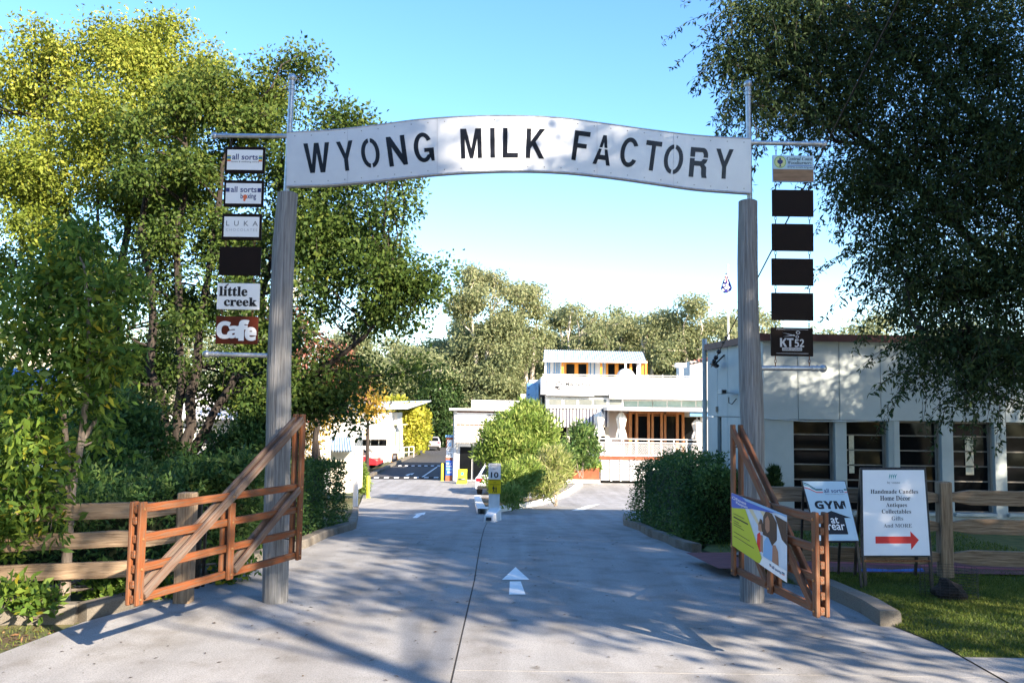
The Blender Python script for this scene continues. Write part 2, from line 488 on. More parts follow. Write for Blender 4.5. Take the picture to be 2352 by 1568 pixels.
# ------------------------------------------------------------------ foliage helpers
def unit(a):
    return a / np.maximum(np.linalg.norm(a, axis=1, keepdims=True), 1e-9)
def leaf_mesh(name, pos, dirs, nrm, ll, lw, tone, material, parent=None):
    n = len(pos)
    side = unit(np.cross(dirs, nrm))
    nn = np.cross(side, dirs)
    mid = pos + dirs * (ll * .45)[:, None] + nn * (ll * .08)[:, None]
    v = np.empty((n, 4, 3), dtype=np.float32)
    v[:, 0] = pos
    v[:, 1] = mid + side * (lw * .5)[:, None]
    v[:, 2] = pos + dirs * ll[:, None]
    v[:, 3] = mid - side * (lw * .5)[:, None]
    me = bpy.data.meshes.new(name)
    me.vertices.add(n * 4)
    me.vertices.foreach_set('co', v.reshape(-1))
    me.loops.add(n * 4)
    me.loops.foreach_set('vertex_index', np.arange(n * 4, dtype=np.int32))
    me.polygons.add(n)
    me.polygons.foreach_set('loop_start', np.arange(0, n * 4, 4, dtype=np.int32))
    me.polygons.foreach_set('loop_total', np.full(n, 4, dtype=np.int32))
    at = me.attributes.new('tone', 'FLOAT', 'FACE')
    at.data.foreach_set('value', np.clip(tone, 0, 1).astype(np.float32))
    me.update(calc_edges=True)
    return link_mesh(name, me, material, parent)
def leaf_arrays(centers, per, rad, ll, lw, droop=.25, upb=.6, ctone=None, squash=.75):
    k = len(centers)
    c = np.repeat(np.asarray(centers, dtype=float), per, axis=0)
    n = len(c)
    off = np.clip(RNG.normal(size=(n, 3)), -1.5, 1.5) * rad * .6
    off[:, 2] *= squash
    pos = c + off
    dirs = RNG.normal(size=(n, 3)) + unit(off) * .6
    dirs[:, 2] -= droop * 2
    dirs = unit(dirs)
    nr = RNG.normal(size=(n, 3)) * .75
    nr[:, 2] += upb
    ct = np.repeat(RNG.uniform(.15, .75, k) if ctone is None else ctone, per)
    tone = ct + RNG.normal(size=n) * .17
    s = RNG.uniform(.65, 1.25, n)
    return pos, dirs, unit(nr), ll * s, lw * s * RNG.uniform(.8, 1.2, n), tone
def cat_arrays(lst):
    return [np.concatenate([a[i] for a in lst]) for i in range(6)]
def lobe_clusters(c, r, n, inner=.45):
    d = unit(RNG.normal(size=(n, 3)))
    rr = inner + (1 - inner) * RNG.uniform(0, 1, n) ** .6
    q = d * rr[:, None] * np.asarray(r)[None, :]
    return np.asarray(c)[None, :] + q
def wiggle(p0, p1, k, amp):
    p0, p1 = Vector(p0), Vector(p1)
    L = (p1 - p0).length
    out = []
    for i in range(k + 1):
        t = i / k
        p = p0.lerp(p1, t)
        if 0 < i < k:
            p = p + Vector((random.gauss(0, 1), random.gauss(0, 1), random.gauss(0, .5))) * amp * L
        out.append(p)
    return out
def make_tree(name, label, base, stems, lobes, leaf, ll, lw, per, rad, dens=1.0, bark='bark', droop=.25, group=None,
              cat='tree', twigs=9, trunk_n=9, limb_r=.05, sprays=0, spray_len=.8, tonefn=None, inner=.45, upb=.6):
    """stems: [(points, radii)]; lobes: [(centre, radii)] in metres"""
    root = thing(name, label, cat, Vector(base), group)
    m = MB()
    nodes = []
    for pts, rad_ in stems:
        m.tube(pts, rad_, trunk_n)
        for a, b_ in zip(pts[:-1], pts[1:]):
            for t in (0, .5):
                nodes.append(Vector(a).lerp(Vector(b_), t))
        nodes.append(Vector(pts[-1]))
    m.build('trunk', M[bark], root, smooth=True)
    lim = MB()
    arrs = []
    for c, r in lobes:
        c = Vector(c)
        low = [q for q in nodes if q.z < c.z + .1] or nodes
        s = min(low, key=lambda q: (q - c).length + max(0, q.z - c.z) * 2)
        if (s - c).length > .15:
            k = 4
            pts = wiggle(s, c, k, .06)
            lim.tube(pts, [limb_r * (1 - .6 * i / k) for i in range(k + 1)], 6, cap=False)
        vol = (r[0] * r[1] * r[2]) ** (1 / 3)
        n = max(4, int(dens * 14 * (vol / max(rad, 1e-3)) ** 2))
        cl = lobe_clusters(c, r, n, inner)
        for j in range(min(twigs, n)):
            lim.tube(wiggle(c, cl[j], 3, .05), [limb_r * .4, limb_r * .3, limb_r * .2, limb_r * .1], 4, cap=False)
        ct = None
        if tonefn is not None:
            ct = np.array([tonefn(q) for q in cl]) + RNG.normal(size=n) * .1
        arrs.append(leaf_arrays(cl, per, rad, ll, lw, droop, upb, ct))
        if sprays:
            ns = int(sprays * vol)
            d = unit(RNG.normal(size=(ns, 3)) * np.array([1, 1, .8]))
            for j in range(ns):
                p = np.asarray(c) + d[j] * np.asarray(r) * .9
                dv = Vector(d[j]); dv.z -= .35; dv.normalize()
                L = spray_len * random.uniform(.5, 1.3)
                pts = [Vector(p)]
                for q in range(5):
                    dv = (dv + Vector((random.gauss(0, .15), random.gauss(0, .15), -.16))).normalized()
                    pts.append(pts[-1] + dv * L / 5)
                lim.tube(pts, [.006, .005, .004, .003, .003, .002], 3, cap=False)
                nl = int(L * 42)
                ts = RNG.uniform(.05, 1, nl) * 5
                pp = np.array([list(pts[int(min(t, 4.999))].lerp(pts[int(min(t, 4.999)) + 1], t - int(min(t, 4.999)))) for t in ts])
                a = leaf_arrays(pp, 1, .035, ll, lw, droop, upb, np.full(nl, random.uniform(.2, .6)))
                arrs.append(a)
    if lim.v:
        lim.build('limbs', M[bark], root, smooth=True)
    A = cat_arrays(arrs)
    leaf_mesh('crown', *A, LEAF[leaf], root)
    return root
def make_hedge(name, label, foot, h, leaf, ll, lw, count, lump=.05, group=None, cat='hedge', rough=.03, topround=.12):
    """foot: four ground points around; leaves fill a thin shell round a dark box added to block light"""
    foot = [Vector(p) for p in foot]
    cen = sum(foot, Vector()) / 4
    root = thing(name, label, cat, cen, group)
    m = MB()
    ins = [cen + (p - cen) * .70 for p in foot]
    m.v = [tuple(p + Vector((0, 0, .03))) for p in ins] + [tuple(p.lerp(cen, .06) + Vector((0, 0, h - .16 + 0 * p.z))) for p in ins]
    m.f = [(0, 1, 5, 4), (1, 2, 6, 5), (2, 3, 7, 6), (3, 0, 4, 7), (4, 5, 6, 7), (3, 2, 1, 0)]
    m.build('light_block', M['hedgecore'], root)  # opaque dark box added inside so no light passes through
    quads = []
    tops = [p + Vector((0, 0, h)) for p in foot]
    for i in range(4):
        j = (i + 1) % 4
        quads.append((foot[i], foot[j], tops[j], tops[i]))
    quads.append(tuple(tops))
    areas = [((q[1] - q[0]).cross(q[3] - q[0])).length for q in quads]
    pos, nor = [], []
    for q, a in zip(quads, areas):
        n = int(count * a / sum(areas))
        uv = RNG.uniform(0, 1, (n, 2))
        q0, q1, q2, q3 = [np.array(p) for p in q]
        p = q0 * ((1 - uv[:, :1]) * (1 - uv[:, 1:])) + q1 * (uv[:, :1] * (1 - uv[:, 1:])) + q2 * (uv[:, :1] * uv[:, 1:]) + q3 * ((1 - uv[:, :1]) * uv[:, 1:])
        nn = (q[1] - q[0]).cross(q[3] - q[0]).normalized()
        if nn.dot((q[0] + q[2]) / 2 - (cen + Vector((0, 0, h / 2)))) < 0:
            nn = -nn
        pos.append(p)
        nor.append(np.repeat(np.array(nn)[None, :], n, 0))
    pos = np.concatenate(pos); nor = np.concatenate(nor)
    n = len(pos)
    # round the shoulders and give the surface soft lumps
    ctr = np.array(cen) + np.array([0, 0, h / 2])
    fz = np.clip((pos[:, 2] - (ctr[2] + h / 2 - topround * 3)) / (topround * 3), 0, 1)
    hor = pos - ctr; hor[:, 2] = 0
    pos -= unit(hor) * (fz ** 2 * topround)[:, None]
    l1 = np.sin(pos[:, 0] * 5.1 + pos[:, 2] * 3.7) + np.sin(pos[:, 1] * 4.3 - pos[:, 2] * 5.2 + 1.3) + np.sin(pos[:, 0] * 11 + pos[:, 1] * 9.)*.6
    pos += nor * (l1 * lump)[:, None] + RNG.normal(size=(n, 3)) * rough - nor * RNG.uniform(0, .12, n)[:, None]
    dirs = unit(nor * .7 + RNG.normal(size=(n, 3)) * .8 + np.array([0, 0, .2]))
    nr = unit(nor * .6 + RNG.normal(size=(n, 3)) * .6 + np.array([0, 0, .5]))
    s = RNG.uniform(.6, 1.25, n)
    tone = .4 + .12 * l1 + RNG.normal(size=n) * .2
    leaf_mesh('foliage', pos, dirs, nr, ll * s, lw * s, tone, LEAF[leaf], root)
    return root
def make_shrub(name, label, base, lobes, leaf, ll, lw, per, rad, dens=1.0, droop=-.3, group=None, cat='shrub', upb=.3, tonefn=None):
    """several stems from one foot"""
    base = Vector(base)
    stems = []
    for c, r in lobes:
        c = Vector(c)
        p = base + Vector((random.gauss(0, .08), random.gauss(0, .08), 0))
        mid = p.lerp(c, .55) + Vector((0, 0, .1))
        stems.append(([p, mid, c], [.03, .022, .012]))
    return make_tree(name, label, base, stems, lobes, leaf, ll, lw, per, rad, dens, 'barkgrey', droop, group, cat, twigs=6, trunk_n=6, limb_r=.02, inner=.35, upb=upb, tonefn=tonefn)
def L(x, y, d, r, ry=None, rd=None):
    """crown lobe given where and how large it shows, at its distance"""
    c = P(x, y, d)
    a = PX(r, d)
    return (c, (a, PX(rd, d) if rd else a, PX(ry, d) if ry else a * .9))

# ------------------------------------------------------------------ ground and paving
def drape(name, mt, parent, left, right, y0, y1, dz, step=.5, cols=6, skirt=.0, kind=None):
    """sheet between two edges (lists of (Y, X)) laid on the fall of the ground"""
    ys = [y0]
    while ys[-1] + step < y1:
        ys.append(ys[-1] + step)
    ys.append(y1)
    for e in left + right:
        if y0 < e[0] < y1: ys.append(e[0])
    for g in _GY:
        if y0 < g < y1: ys.append(g)
    ys = sorted(set(round(v, 4) for v in ys))
    m = MB()
    ly, lx = [e[0] for e in left], [e[1] for e in left]
    ry, rx = [e[0] for e in right], [e[1] for e in right]
    for y in ys:
        a, b = float(np.interp(y, ly, lx)), float(np.interp(y, ry, rx))
        for k in range(cols + 1):
            m.v.append((a + (b - a) * k / cols, y, zg(y) + dz))
    for i in range(len(ys) - 1):
        for k in range(cols):
            q = i * (cols + 1) + k
            m.f.append((q, q + 1, q + cols + 2, q + cols + 1))
    if skirt:
        n0 = len(m.v)
        ring = [k for k in range(cols + 1)] + [i * (cols + 1) + cols for i in range(1, len(ys))] + \
               [(len(ys) - 1) * (cols + 1) + k for k in range(cols - 1, -1, -1)] + [i * (cols + 1) for i in range(len(ys) - 2, 0, -1)]
        for r in ring:
            v = m.v[r]
            m.v.append((v[0], v[1], v[2] - skirt))
        for i in range(len(ring)):
            j = (i + 1) % len(ring)
            m.f.append((ring[i], n0 + i, n0 + j, ring[j]))
    o = m.build(name, mt, parent)
    if kind: o['kind'] = kind
    return o
def edge(pix):
    out = []
    for x, y in pix:
        p = G(x, y)
        out.append((p.y, p.x))
    return sorted(out)

xs = sorted(set([-350, -200, -120, -70, -40, -25] + list(range(-18, 19, 2)) + [25, 40, 70, 120, 200, 350]))
ysg = sorted(set([-120, -60, -30, -12, 0, 6, 9, 90, 120, 170, 240, 400] + _GY[1:-1] + [20, 34, 41, 50, 62]))
m = MB()
for y in ysg:
    for x in xs:
        m.v.append((x, y, zg(y) - .05))
nx = len(xs)
for i in range(len(ysg) - 1):
    for k in range(nx - 1):
        q = i * nx + k
        m.f.append((q, q + 1, q + nx + 1, q + nx))
gmat = mat('leaf-strewn earth', (.085, .058, .032), (.16, .13, .055), rough=.97, scale=1.4, bump=.8, bscale=30, c3=(.07, .085, .028), detail=10)
tag(m.build('ground', gmat), kind='structure')

LEFT = [(-8, -13), (-1, -11), (3.0, -8.6)] + edge([(0, 1500), (190, 1428), (300, 1398), (690, 1262), (812, 1216), (822, 1165), (838, 1120), (845, 1096)])
RIGHT = [(-8, 12), (-1, 9), (3.0, 6.2)] + edge([(2352, 1590), (2160, 1481), (2050, 1437), (1900, 1360), (1690, 1296), (1560, 1258), (1440, 1207)]) + [(21.5, 4.0), (24, 8.5), (60, 12)]
JOIN = [(-8, -2.6), (3, -1.35)] + edge([(1035, 1568), (1062, 1450), (1090, 1330), (1120, 1195)]) + [(26, -.6), (60, -3)]
def shift(e, s):
    return [(y, x + s) for y, x in e]
drive = drape('driveway', M['joint'], None, shift(LEFT, -.02), shift(RIGHT, .02), -7.9, 57.0, -.005, step=1.5, kind='structure')
TJ = G(1700, 1547).y
drape('concrete_slab', M['concrete'], drive, LEFT, shift(JOIN, -.008), -7.85, 24.0, 0, skirt=.03)
drape('concrete_slab', M['concrete'], drive, shift(JOIN, .008), RIGHT, -7.85, TJ - .005, 0, skirt=.03)
drape('concrete_slab', M['concrete'], drive, shift(JOIN, .008), RIGHT, TJ + .005, 24.0, 0, skirt=.03)
drape('concrete_slab', M['concrete'], drive, LEFT, RIGHT, 24.012, 40.0, 0, skirt=.03)
drape('concrete_slab', M['concrete'], drive, LEFT, RIGHT, 40.012, 56.9, 0, skirt=.03)
AL = [(57, G(845, 1095).x)] + edge([(900, 1066), (952, 1043)]) + [(130, -13.5), (150, -15)]
AR = [(57, 6), (150, 4)]
drape('road', M['asphalt'], None, AL, AR, 57.0, 130, -.02, step=4, kind='structure')
drape('street', M['asphalt'], None, [(-30, -80), (-8, -80)], [(-30, 80), (-8, 80)], -22, -8.05, -.03, step=4, kind='structure')

def flat_marking(name, poly, parent, mt='paint', dz=.004):
    m = MB()
    m.add([(p.x, p.y, zg(p.y) + dz) for p in poly], [tuple(range(len(poly)))])
    return m.build(name, M[mt], parent)
def arrow(head, shaft, parent):
    flat_marking('painted_arrow_head', [G(*q) for q in head], parent)
    flat_marking('painted_arrow_shaft', [G(*q) for q in shaft], parent)
arrow([(1153, 1331), (1184, 1302), (1216, 1331)], [(1171, 1335), (1196, 1335), (1207, 1365), (1169, 1365)], drive)
arrow([(950, 1180), (978, 1176), (974, 1182)], [(957, 1181), (969, 1182), (958, 1189), (947, 1189)], drive)
flat_marking('painted_lane_dash', [G(1352, 1160), G(1378, 1157), G(1340, 1171), G(1312, 1172)], drive)
road = bpy.data.objects['road']
flat_marking('painted_lane_line', [G(1003, 1071), G(1005, 1072), G(970, 1096), G(967, 1095)], road, dz=-.01)
flat_marking('painted_arrow_shaft', [G(931, 1090), G(940, 1087), G(946, 1087), G(936, 1092)], road, dz=-.01)
flat_marking('painted_arrow_head', [G(940, 1087), G(952, 1085), G(946, 1090)], road, dz=-.01)

def speed_hump(name, label, xa, xb, y, n):
    a, b = G(xa, y), G(xb, y)
    root = thing(name, label, 'speed hump', (a + b) / 2)
    for i in range(n):
        p, q = a.lerp(b, i / n), a.lerp(b, (i + 1) / n - .006)
        m = MB()
        for e in (p, q):
            for dy, dz in ((-.18, .01), (-.09, .055), (.09, .055), (.18, .01)):
                m.v.append((e.x, e.y + dy, e.z + dz))
        m.f = [(0, 1, 5, 4), (1, 2, 6, 5), (2, 3, 7, 6), (0, 4, 7, 3), (0, 3, 2, 1), (4, 5, 6, 7)]
        m.build('segment', M['white'] if i % 2 else M['tyre'], root)
speed_hump('speed_hump', 'black and white rubber speed hump where the pale concrete meets the dark road', 848, 1008, 1097, 14)
speed_hump('speed_hump', 'black and white rubber speed hump farther down the dark asphalt lane', 908, 1012, 1070, 14)

def kerb(name, pix, mt, w=.16, h=.13, pts=None, kind='structure', parent=None, seg=True):
    pts = pts or [G(*q) for q in pix]
    fine = []
    for a, b in zip(pts[:-1], pts[1:]):
        k = max(1, int((b - a).length / 1.0))
        fine += [a.lerp(b, i / k) for i in range(k)]
    fine.append(pts[-1])
    m = MB()
    n = len(fine)
    for i, p in enumerate(fine):
        t = (fine[min(i + 1, n - 1)] - fine[max(i - 1, 0)]); t.z = 0; t.normalize()
        s = Vector((t.y, -t.x, 0))
        z = zg(p.y)
        for off, dz in ((-.5, -.06), (-.5, h), (.42, h), (.5, h - .025), (.56, -.06)):
            m.v.append(tuple(Vector((p.x, p.y, z + dz)) + s * off * w))
    for i in range(n - 1):
        for k in range(5):
            k2 = (k + 1) % 5
            m.f.append((i * 5 + k, i * 5 + k2, (i + 1) * 5 + k2, (i + 1) * 5 + k))
    m.f += [(4, 3, 2, 1, 0), tuple((n - 1) * 5 + k for k in range(5))]
    o = m.build(name, M[mt], parent)
    if kind and parent is None: o['kind'] = kind
    return o
kerb('kerb', [(-260, 1420), (0, 1418), (178, 1416)], 'kerb')
kerb('kerb', [(185, 1417), (300, 1390), (480, 1330), (690, 1258), (808, 1213), (818, 1172)], 'kerb')
kerb('kerb', [(1437, 1190), (1440, 1206), (1500, 1232), (1562, 1257), (1600, 1268)][::-1], 'kerb')
kerb('kerb', [(1700, 1297), (1800, 1325), (1900, 1362), (2000, 1408), (2046, 1438)][::-1], 'kerb', w=.2, h=.15)

# lawn between kerb and fence, footpath, painted path
def poly_sheet(name, mt, pts, z, kind='structure', thick=0.0):
    m = MB()
    m.add([(p[0], p[1], z) for p in pts], [tuple(range(len(pts)))])
    o = m.build(name, M[mt])
    o['kind'] = kind
    return o
LZ = .085
_rx = lambda y: float(np.interp(y, [q[0] for q in RIGHT], [q[1] for q in RIGHT]))
lawn_left = [(v, _rx(v) + .012) for v in (7.74, 8.0, 8.3, 8.5)] + sorted((p.y, p.x - .02) for p in (G(2040, 1432), G(1960, 1388), G(1880, 1352), G(1780, 1318), G(1700, 1296))) + [(11.55, 3.0)]
lawn_left = sorted(q for q in lawn_left if q[0] < 11.6)
LY, LXX = [q[0] for q in lawn_left], [q[1] for q in lawn_left]
def lawn_z(x, y):
    x, y = np.asarray(x, float), np.asarray(y, float)
    return LZ * np.clip((y - 7.74) / .55, 0, 1) * np.clip((x - np.interp(y, LY, LXX)) / .35, 0, 1) + .004
rows = sorted(set([7.74, 7.85, 8.0, 8.15, 8.29] + [round(q[0], 3) for q in lawn_left] + list(np.arange(8.6, 11.5, .4))))
m = MB()
for y in rows:
    xl = float(np.interp(y, LY, LXX))
    for o_ in (0, .12, .35, 1, 2.5, 5, 9, 11.5, 14.2):
        m.v.append((xl + o_, y, float(lawn_z(xl + o_, y))))
for i in range(len(rows) - 1):
    for k in range(8):
        q = i * 9 + k
        m.f.append((q, q + 1, q + 10, q + 9))
tag(m.build('lawn', M['lawnbase']), kind='structure')
lawn_poly = [(x, y) for y, x in lawn_left] + [(18, 11.55), (18, 7.74)]
drape('footpath', M['footpath'], None, shift(RIGHT, .012), [(2, 18), (8, 18)], 2.5, 7.73, .006, kind='structure')
poly_sheet('painted_path', 'redpath', [(2.45, 12.6), (2.62, 11.35), (4.2, 11.2), (18, 11.2), (18, 12.75), (4, 12.8)], LZ + .03)
bl = [P(1995, 1310, 10.9), P(2020, 1302, 11), P(2080, 1306, 11), P(2165, 1303, 11), P(2160, 1312, 10.9), P(2060, 1314, 10.9)]
m = MB(); m.add([(p.x, 11.25 + (0, .25, .15, .3, .05, .0)[i], LZ + .034) for i, p in enumerate(bl)], [tuple(range(6))]); m.build('painted_swirl', M['bluepaint'], bpy.data.objects['painted_path'])
m = MB(); m.add([(4.0, 11.9, LZ + .034), (4.3, 12.05, LZ + .034), (6.5, 11.6, LZ + .034), (8.5, 11.75, LZ + .034), (8.4, 11.66, LZ + .034), (6.4, 11.5, LZ + .034)], [tuple(range(6))]); m.build('painted_swirl', mat('pink swirl paint', (.30, .04, .05), (.36, .06, .07), scale=5), bpy.data.objects['painted_path'])
poly_sheet('verge', 'lawnbase', [(G(1600, 1264).x + .1, G(1600, 1264).y), (G(1690, 1288).x, G(1690, 1288).y), (2.62, 12.6), (6, 12.8), (14, 13), (14, 17.2), (4.8, 17.2), (3.6, 15.5)], -.03)

def in_poly(px, py, poly):
    inside = np.zeros(len(px), bool)
    n = len(poly)
    for i in range(n):
        x1, y1 = poly[i][:2]; x2, y2 = poly[(i + 1) % n][:2]
        c = ((y1 > py) != (y2 > py)) & (px < (x2 - x1) * (py - y1) / (y2 - y1 + 1e-12) + x1)
        inside ^= c
    return inside
def grass(name, label, poly, z, n, h, w=.006, xmax=9.5, kind='stuff', leaf='grass'):
    a = np.array([p[:2] for p in poly])
    x = RNG.uniform(a[:, 0].min(), min(a[:, 0].max(), xmax), n); y = RNG.uniform(a[:, 1].min(), a[:, 1].max(), n)
    k = in_poly(x, y, poly)
    patch = np.sin(x * 2.1 + 1) * np.sin(y * 3.3 + x) + np.sin(x * 6 + y * 5) * .4
    k &= RNG.uniform(-1.6, 1.2, n) < patch + .75
    x, y, patch = x[k], y[k], patch[k]
    n = len(x)
    pos = np.stack([x, y, np.full(n, z) if np.isscalar(z) else z(x, y)], 1)
    dirs = unit(np.stack([RNG.normal(size=n) * .5, RNG.normal(size=n) * .5, RNG.uniform(.5, 1.2, n)], 1))
    nr = unit(RNG.normal(size=(n, 3)))
    hh = h * RNG.uniform(.5, 1.4, n)
    o = leaf_mesh(name, pos, dirs, nr, hh, np.full(n, w) * RNG.uniform(.7, 1.5, n), .35 + patch * .15 + RNG.normal(size=n) * .2, LEAF[leaf])
    return tag(o, label, 'grass', kind=kind)
grass('lawn_grass', 'short mown grass of the lawn beside the driveway kerb', lawn_poly, lambda x, y: lawn_z(x, y) - .004, 170000, .04)
vp = [(3.0, 12.7), (8, 12.85), (8, 17), (4.8, 17), (3.3, 14.5)]
grass('verge_grass', 'thin grass strip below the fence and hedge by the grey green building', vp, -.03, 14000, .06, w=.01)
lp = [(-5.6, 5.2), (-3.55, 7.9), (-4.0, 8.45), (-8, 8.5), (-9, 6)]
grass('weedy_grass', 'sparse weedy grass on bare earth in front of the fence kerb', lp, -.045, 9000, .05, w=.006, xmax=0)
# fallen leaves and bark scraps on the paving
n = 420
x = RNG.uniform(-4.5, 5, n); y = RNG.uniform(5.5, 16, n) ** 1.0
ok = (x > np.interp(y, [e[0] for e in LEFT], [e[1] for e in LEFT])) & (x < np.interp(y, [e[0] for e in RIGHT], [e[1] for e in RIGHT]))
x, y = x[ok], y[ok]; n = len(x)
pos = np.stack([x, y, np.interp(y, _GY, _GZ) + .006], 1)
dr = unit(np.stack([RNG.normal(size=n), RNG.normal(size=n), np.full(n, .02)], 1))
tag(leaf_mesh('fallen_leaves', pos, dr, np.repeat([[0, 0, 1.]], n, 0) + RNG.normal(size=(n, 3)) * .15, RNG.uniform(.02, .06, n), RNG.uniform(.008, .02, n), RNG.uniform(0, .6, n), leafmat('dry leaves', [(.05, .03, .018), (.10, .06, .03), (.2, .13, .07)])), 'dry fallen leaves scattered over the concrete driveway', 'fallen leaves', kind='stuff')
n = 2200
x = RNG.uniform(-8, -3.4, n); y = RNG.uniform(5.5, 8.5, n); ok = in_poly(x, y, lp); x, y = x[ok], y[ok]; n = len(x)
pos = np.stack([x, y, np.full(n, -.035)], 1)
dr = unit(np.stack([RNG.normal(size=n), RNG.normal(size=n), RNG.normal(size=n) * .2], 1))
tag(leaf_mesh('leaf_litter', pos, dr, unit(RNG.normal(size=(n, 3)) * .4 + np.array([0, 0, 1])), RNG.uniform(.03, .08, n), RNG.uniform(.01, .025, n), RNG.uniform(0, 1, n), leafmat('bark litter', [(.09, .04, .02), (.22, .12, .06), (.36, .22, .11)])), 'brown leaf litter on the bare earth by the fence kerb', 'leaf litter', kind='stuff')

# planted island
isl = [G(1134, 1176), G(1312, 1129), G(1332, 1114), Vector((1.6, 42, 0)), Vector((-1.5, 42, 0)), Vector((-.85, 28, 0))]
m = MB()
m.add([(p.x, p.y, zg(p.y) + .09) for p in isl], [tuple(range(6))])
tag(m.build('island_bed', M['soil']), kind='structure')
for p in isl: p.z = zg(p.y)
kerb('island_kerb', None, 'whitekerb', w=.32, h=.17, pts=[isl[2], isl[1], isl[0]])
kerb('island_kerb', None, 'whitekerb', w=.3, h=.17, pts=[isl[0] + Vector((-.12, .35, 0)), isl[5], isl[4]])

# ------------------------------------------------------------------ flat graphics
FONTC = {}
def bold(s):
    o = ''
    for ch in s:
        if 'A' <= ch <= 'Z': o += chr(0x1D400 + ord(ch) - 65)
        elif 'a' <= ch <= 'z': o += chr(0x1D41A + ord(ch) - 97)
        else: o += ch
    return o
def bolditalic(s):
    o = ''
    for ch in s:
        if 'A' <= ch <= 'Z': o += chr(0x1D468 + ord(ch) - 65)
        elif 'a' <= ch <= 'z': o += chr(0x1D482 + ord(ch) - 97)
        else: o += ch
    return o
def sansbold(s):
    o = ''
    for ch in s:
        if 'A' <= ch <= 'Z': o += chr(0x1D5D4 + ord(ch) - 65)
        elif 'a' <= ch <= 'z': o += chr(0x1D5EE + ord(ch) - 97)
        elif '0' <= ch <= '9': o += chr(0x1D7EC + ord(ch) - 48)
        else: o += ch
    return o
def text_geo(s, fat=0.0, spacing=1.0, shear=0.0):
    key = (s, fat, spacing, shear)
    if key in FONTC: return FONTC[key]
    cu = bpy.data.curves.new('lettering', 'FONT')
    cu.body = s
    cu.offset = fat
    cu.space_character = spacing
    cu.shear = shear
    cu.resolution_u = 3
    cu.fill_mode = 'FRONT'
    ob = bpy.data.objects.new('lettering', cu)
    COL.objects.link(ob)
    bpy.context.view_layer.update()
    dg = bpy.context.evaluated_depsgraph_get()
    me = bpy.data.meshes.new_from_object(ob.evaluated_get(dg))
    v = np.array([tuple(p.co)[:2] for p in me.vertices]).reshape(-1, 2)
    f = [tuple(p.vertices) for p in me.polygons]
    bpy.data.objects.remove(ob); bpy.data.curves.remove(cu); bpy.data.meshes.remove(me)
    if len(v):
        v = (v - v.min(0)) / np.maximum(v.max(0) - v.min(0), 1e-6)
    FONTC[key] = (v, f)
    return v, f
class Board:
    """quad with corners bottom-left, bottom-right, top-right, top-left; graphics are laid on it at small offsets"""
    def __init__(s, bl, br, tr, tl):
        s.c = [Vector(p) for p in (bl, br, tr, tl)]
        s.n = (s.c[1] - s.c[0]).cross(s.c[3] - s.c[0]).normalized()
    def at(s, u, v, h=0.0):
        a, b, c, d = s.c
        return a * ((1 - u) * (1 - v)) + b * (u * (1 - v)) + c * (u * v) + d * ((1 - u) * v) + s.n * h
    def slab(s, name, mt, parent, thick, u0=0, v0=0, u1=1, v1=1, h=0.0, bevel=0.0):
        m = MB()
        m.prism([s.at(u0, v0, h), s.at(u1, v0, h), s.at(u1, v1, h), s.at(u0, v1, h)], -s.n * thick)
        return m.build(name, mt, parent, bevel=bevel)
    def poly(s, name, mt, parent, pts, h):
        m = MB()
        m.add([s.at(u, v, h) for u, v in pts], [tuple(range(len(pts)))])
        return m.build(name, mt, parent)
    def text(s, name, mt, parent, body, u0, v0, u1, v1, h=.003, **k):
        v, f = text_geo(body, **k)
        if not len(v): return None
        m = MB()
        m.add([s.at(u0 + a * (u1 - u0), v0 + b * (v1 - v0), h) for a, b in v], f)
        return m.build(name, mt, parent)
    def disc(s, name, mt, parent, u, v, ru, rv, h, n=24, inner=0.0):
        m = MB()
        o = [s.at(u + ru * math.cos(2 * math.pi * i / n), v + rv * math.sin(2 * math.pi * i / n), h) for i in range(n)]
        if inner:
            q = [s.at(u + ru * inner * math.cos(2 * math.pi * i / n), v + rv * inner * math.sin(2 * math.pi * i / n), h) for i in range(n)]
            m.add(o + q, [(i, (i + 1) % n, n + (i + 1) % n, n + i) for i in range(n)])
        else:
            m.add(o, [tuple(range(n))])
        return m.build(name, mt, parent)
def pboard(x0, y0, x1, y1, d):
    """level board facing the camera side, filling that patch of the view at distance d"""
    c = P((x0 + x1) / 2, (y0 + y1) / 2, d)
    w, h = PX(x1 - x0, d) / 2, PX(y1 - y0, d) / 2
    return Board((c.x - w, d, c.z - h), (c.x + w, d, c.z - h), (c.x + w, d, c.z + h), (c.x - w, d, c.z + h))

# ------------------------------------------------------------------ entrance arch
SC = 1 / 1.00425
def dA(x):
    return 9.6 + .35 * (x - 660) / 1060
def PA(x, y, off=0.0):
    return P(x, y, dA(x)) + Vector((0, off, 0))
arch = thing('entrance_arch', 'curved steel name sign with cut out letters carried between two weathered timber poles', 'arch', G(1180, 1372))
def pole(pts):
    m = MB()
    k = []
    for (x0, y0, r0), (x1, y1, r1) in zip(pts[:-1], pts[1:]):
        for i in range(4):
            t = i / 4
            k.append((x0 + (x1 - x0) * t, y0 + (y1 - y0) * t, r0 + (r1 - r0) * t))
    k.append(pts[-1])
    P3 = [PA(x, y) for x, y, r in k]
    R3 = [PX(r, dA(x)) * random.uniform(.985, 1.015) for x, y, r in k]
    P3.append(P3[-1] + Vector((0, 0, .012))); R3.append(R3[-1] * .8)
    m.tube(P3, R3, 22)
    for i, v in enumerate(m.v):
        a = (i % 22)
        f = 1 + .012 * math.sin(a * 3.3) + .01 * math.sin(a * 5.7 + i * .03)
        c = P3[min(i // 22, len(P3) - 1)]
        m.v[i] = (c.x + (v[0] - c.x) * f, c.y + (v[1] - c.y) * f, v[2])
    return m.build('timber_pole', M['post'], arch, smooth=True)
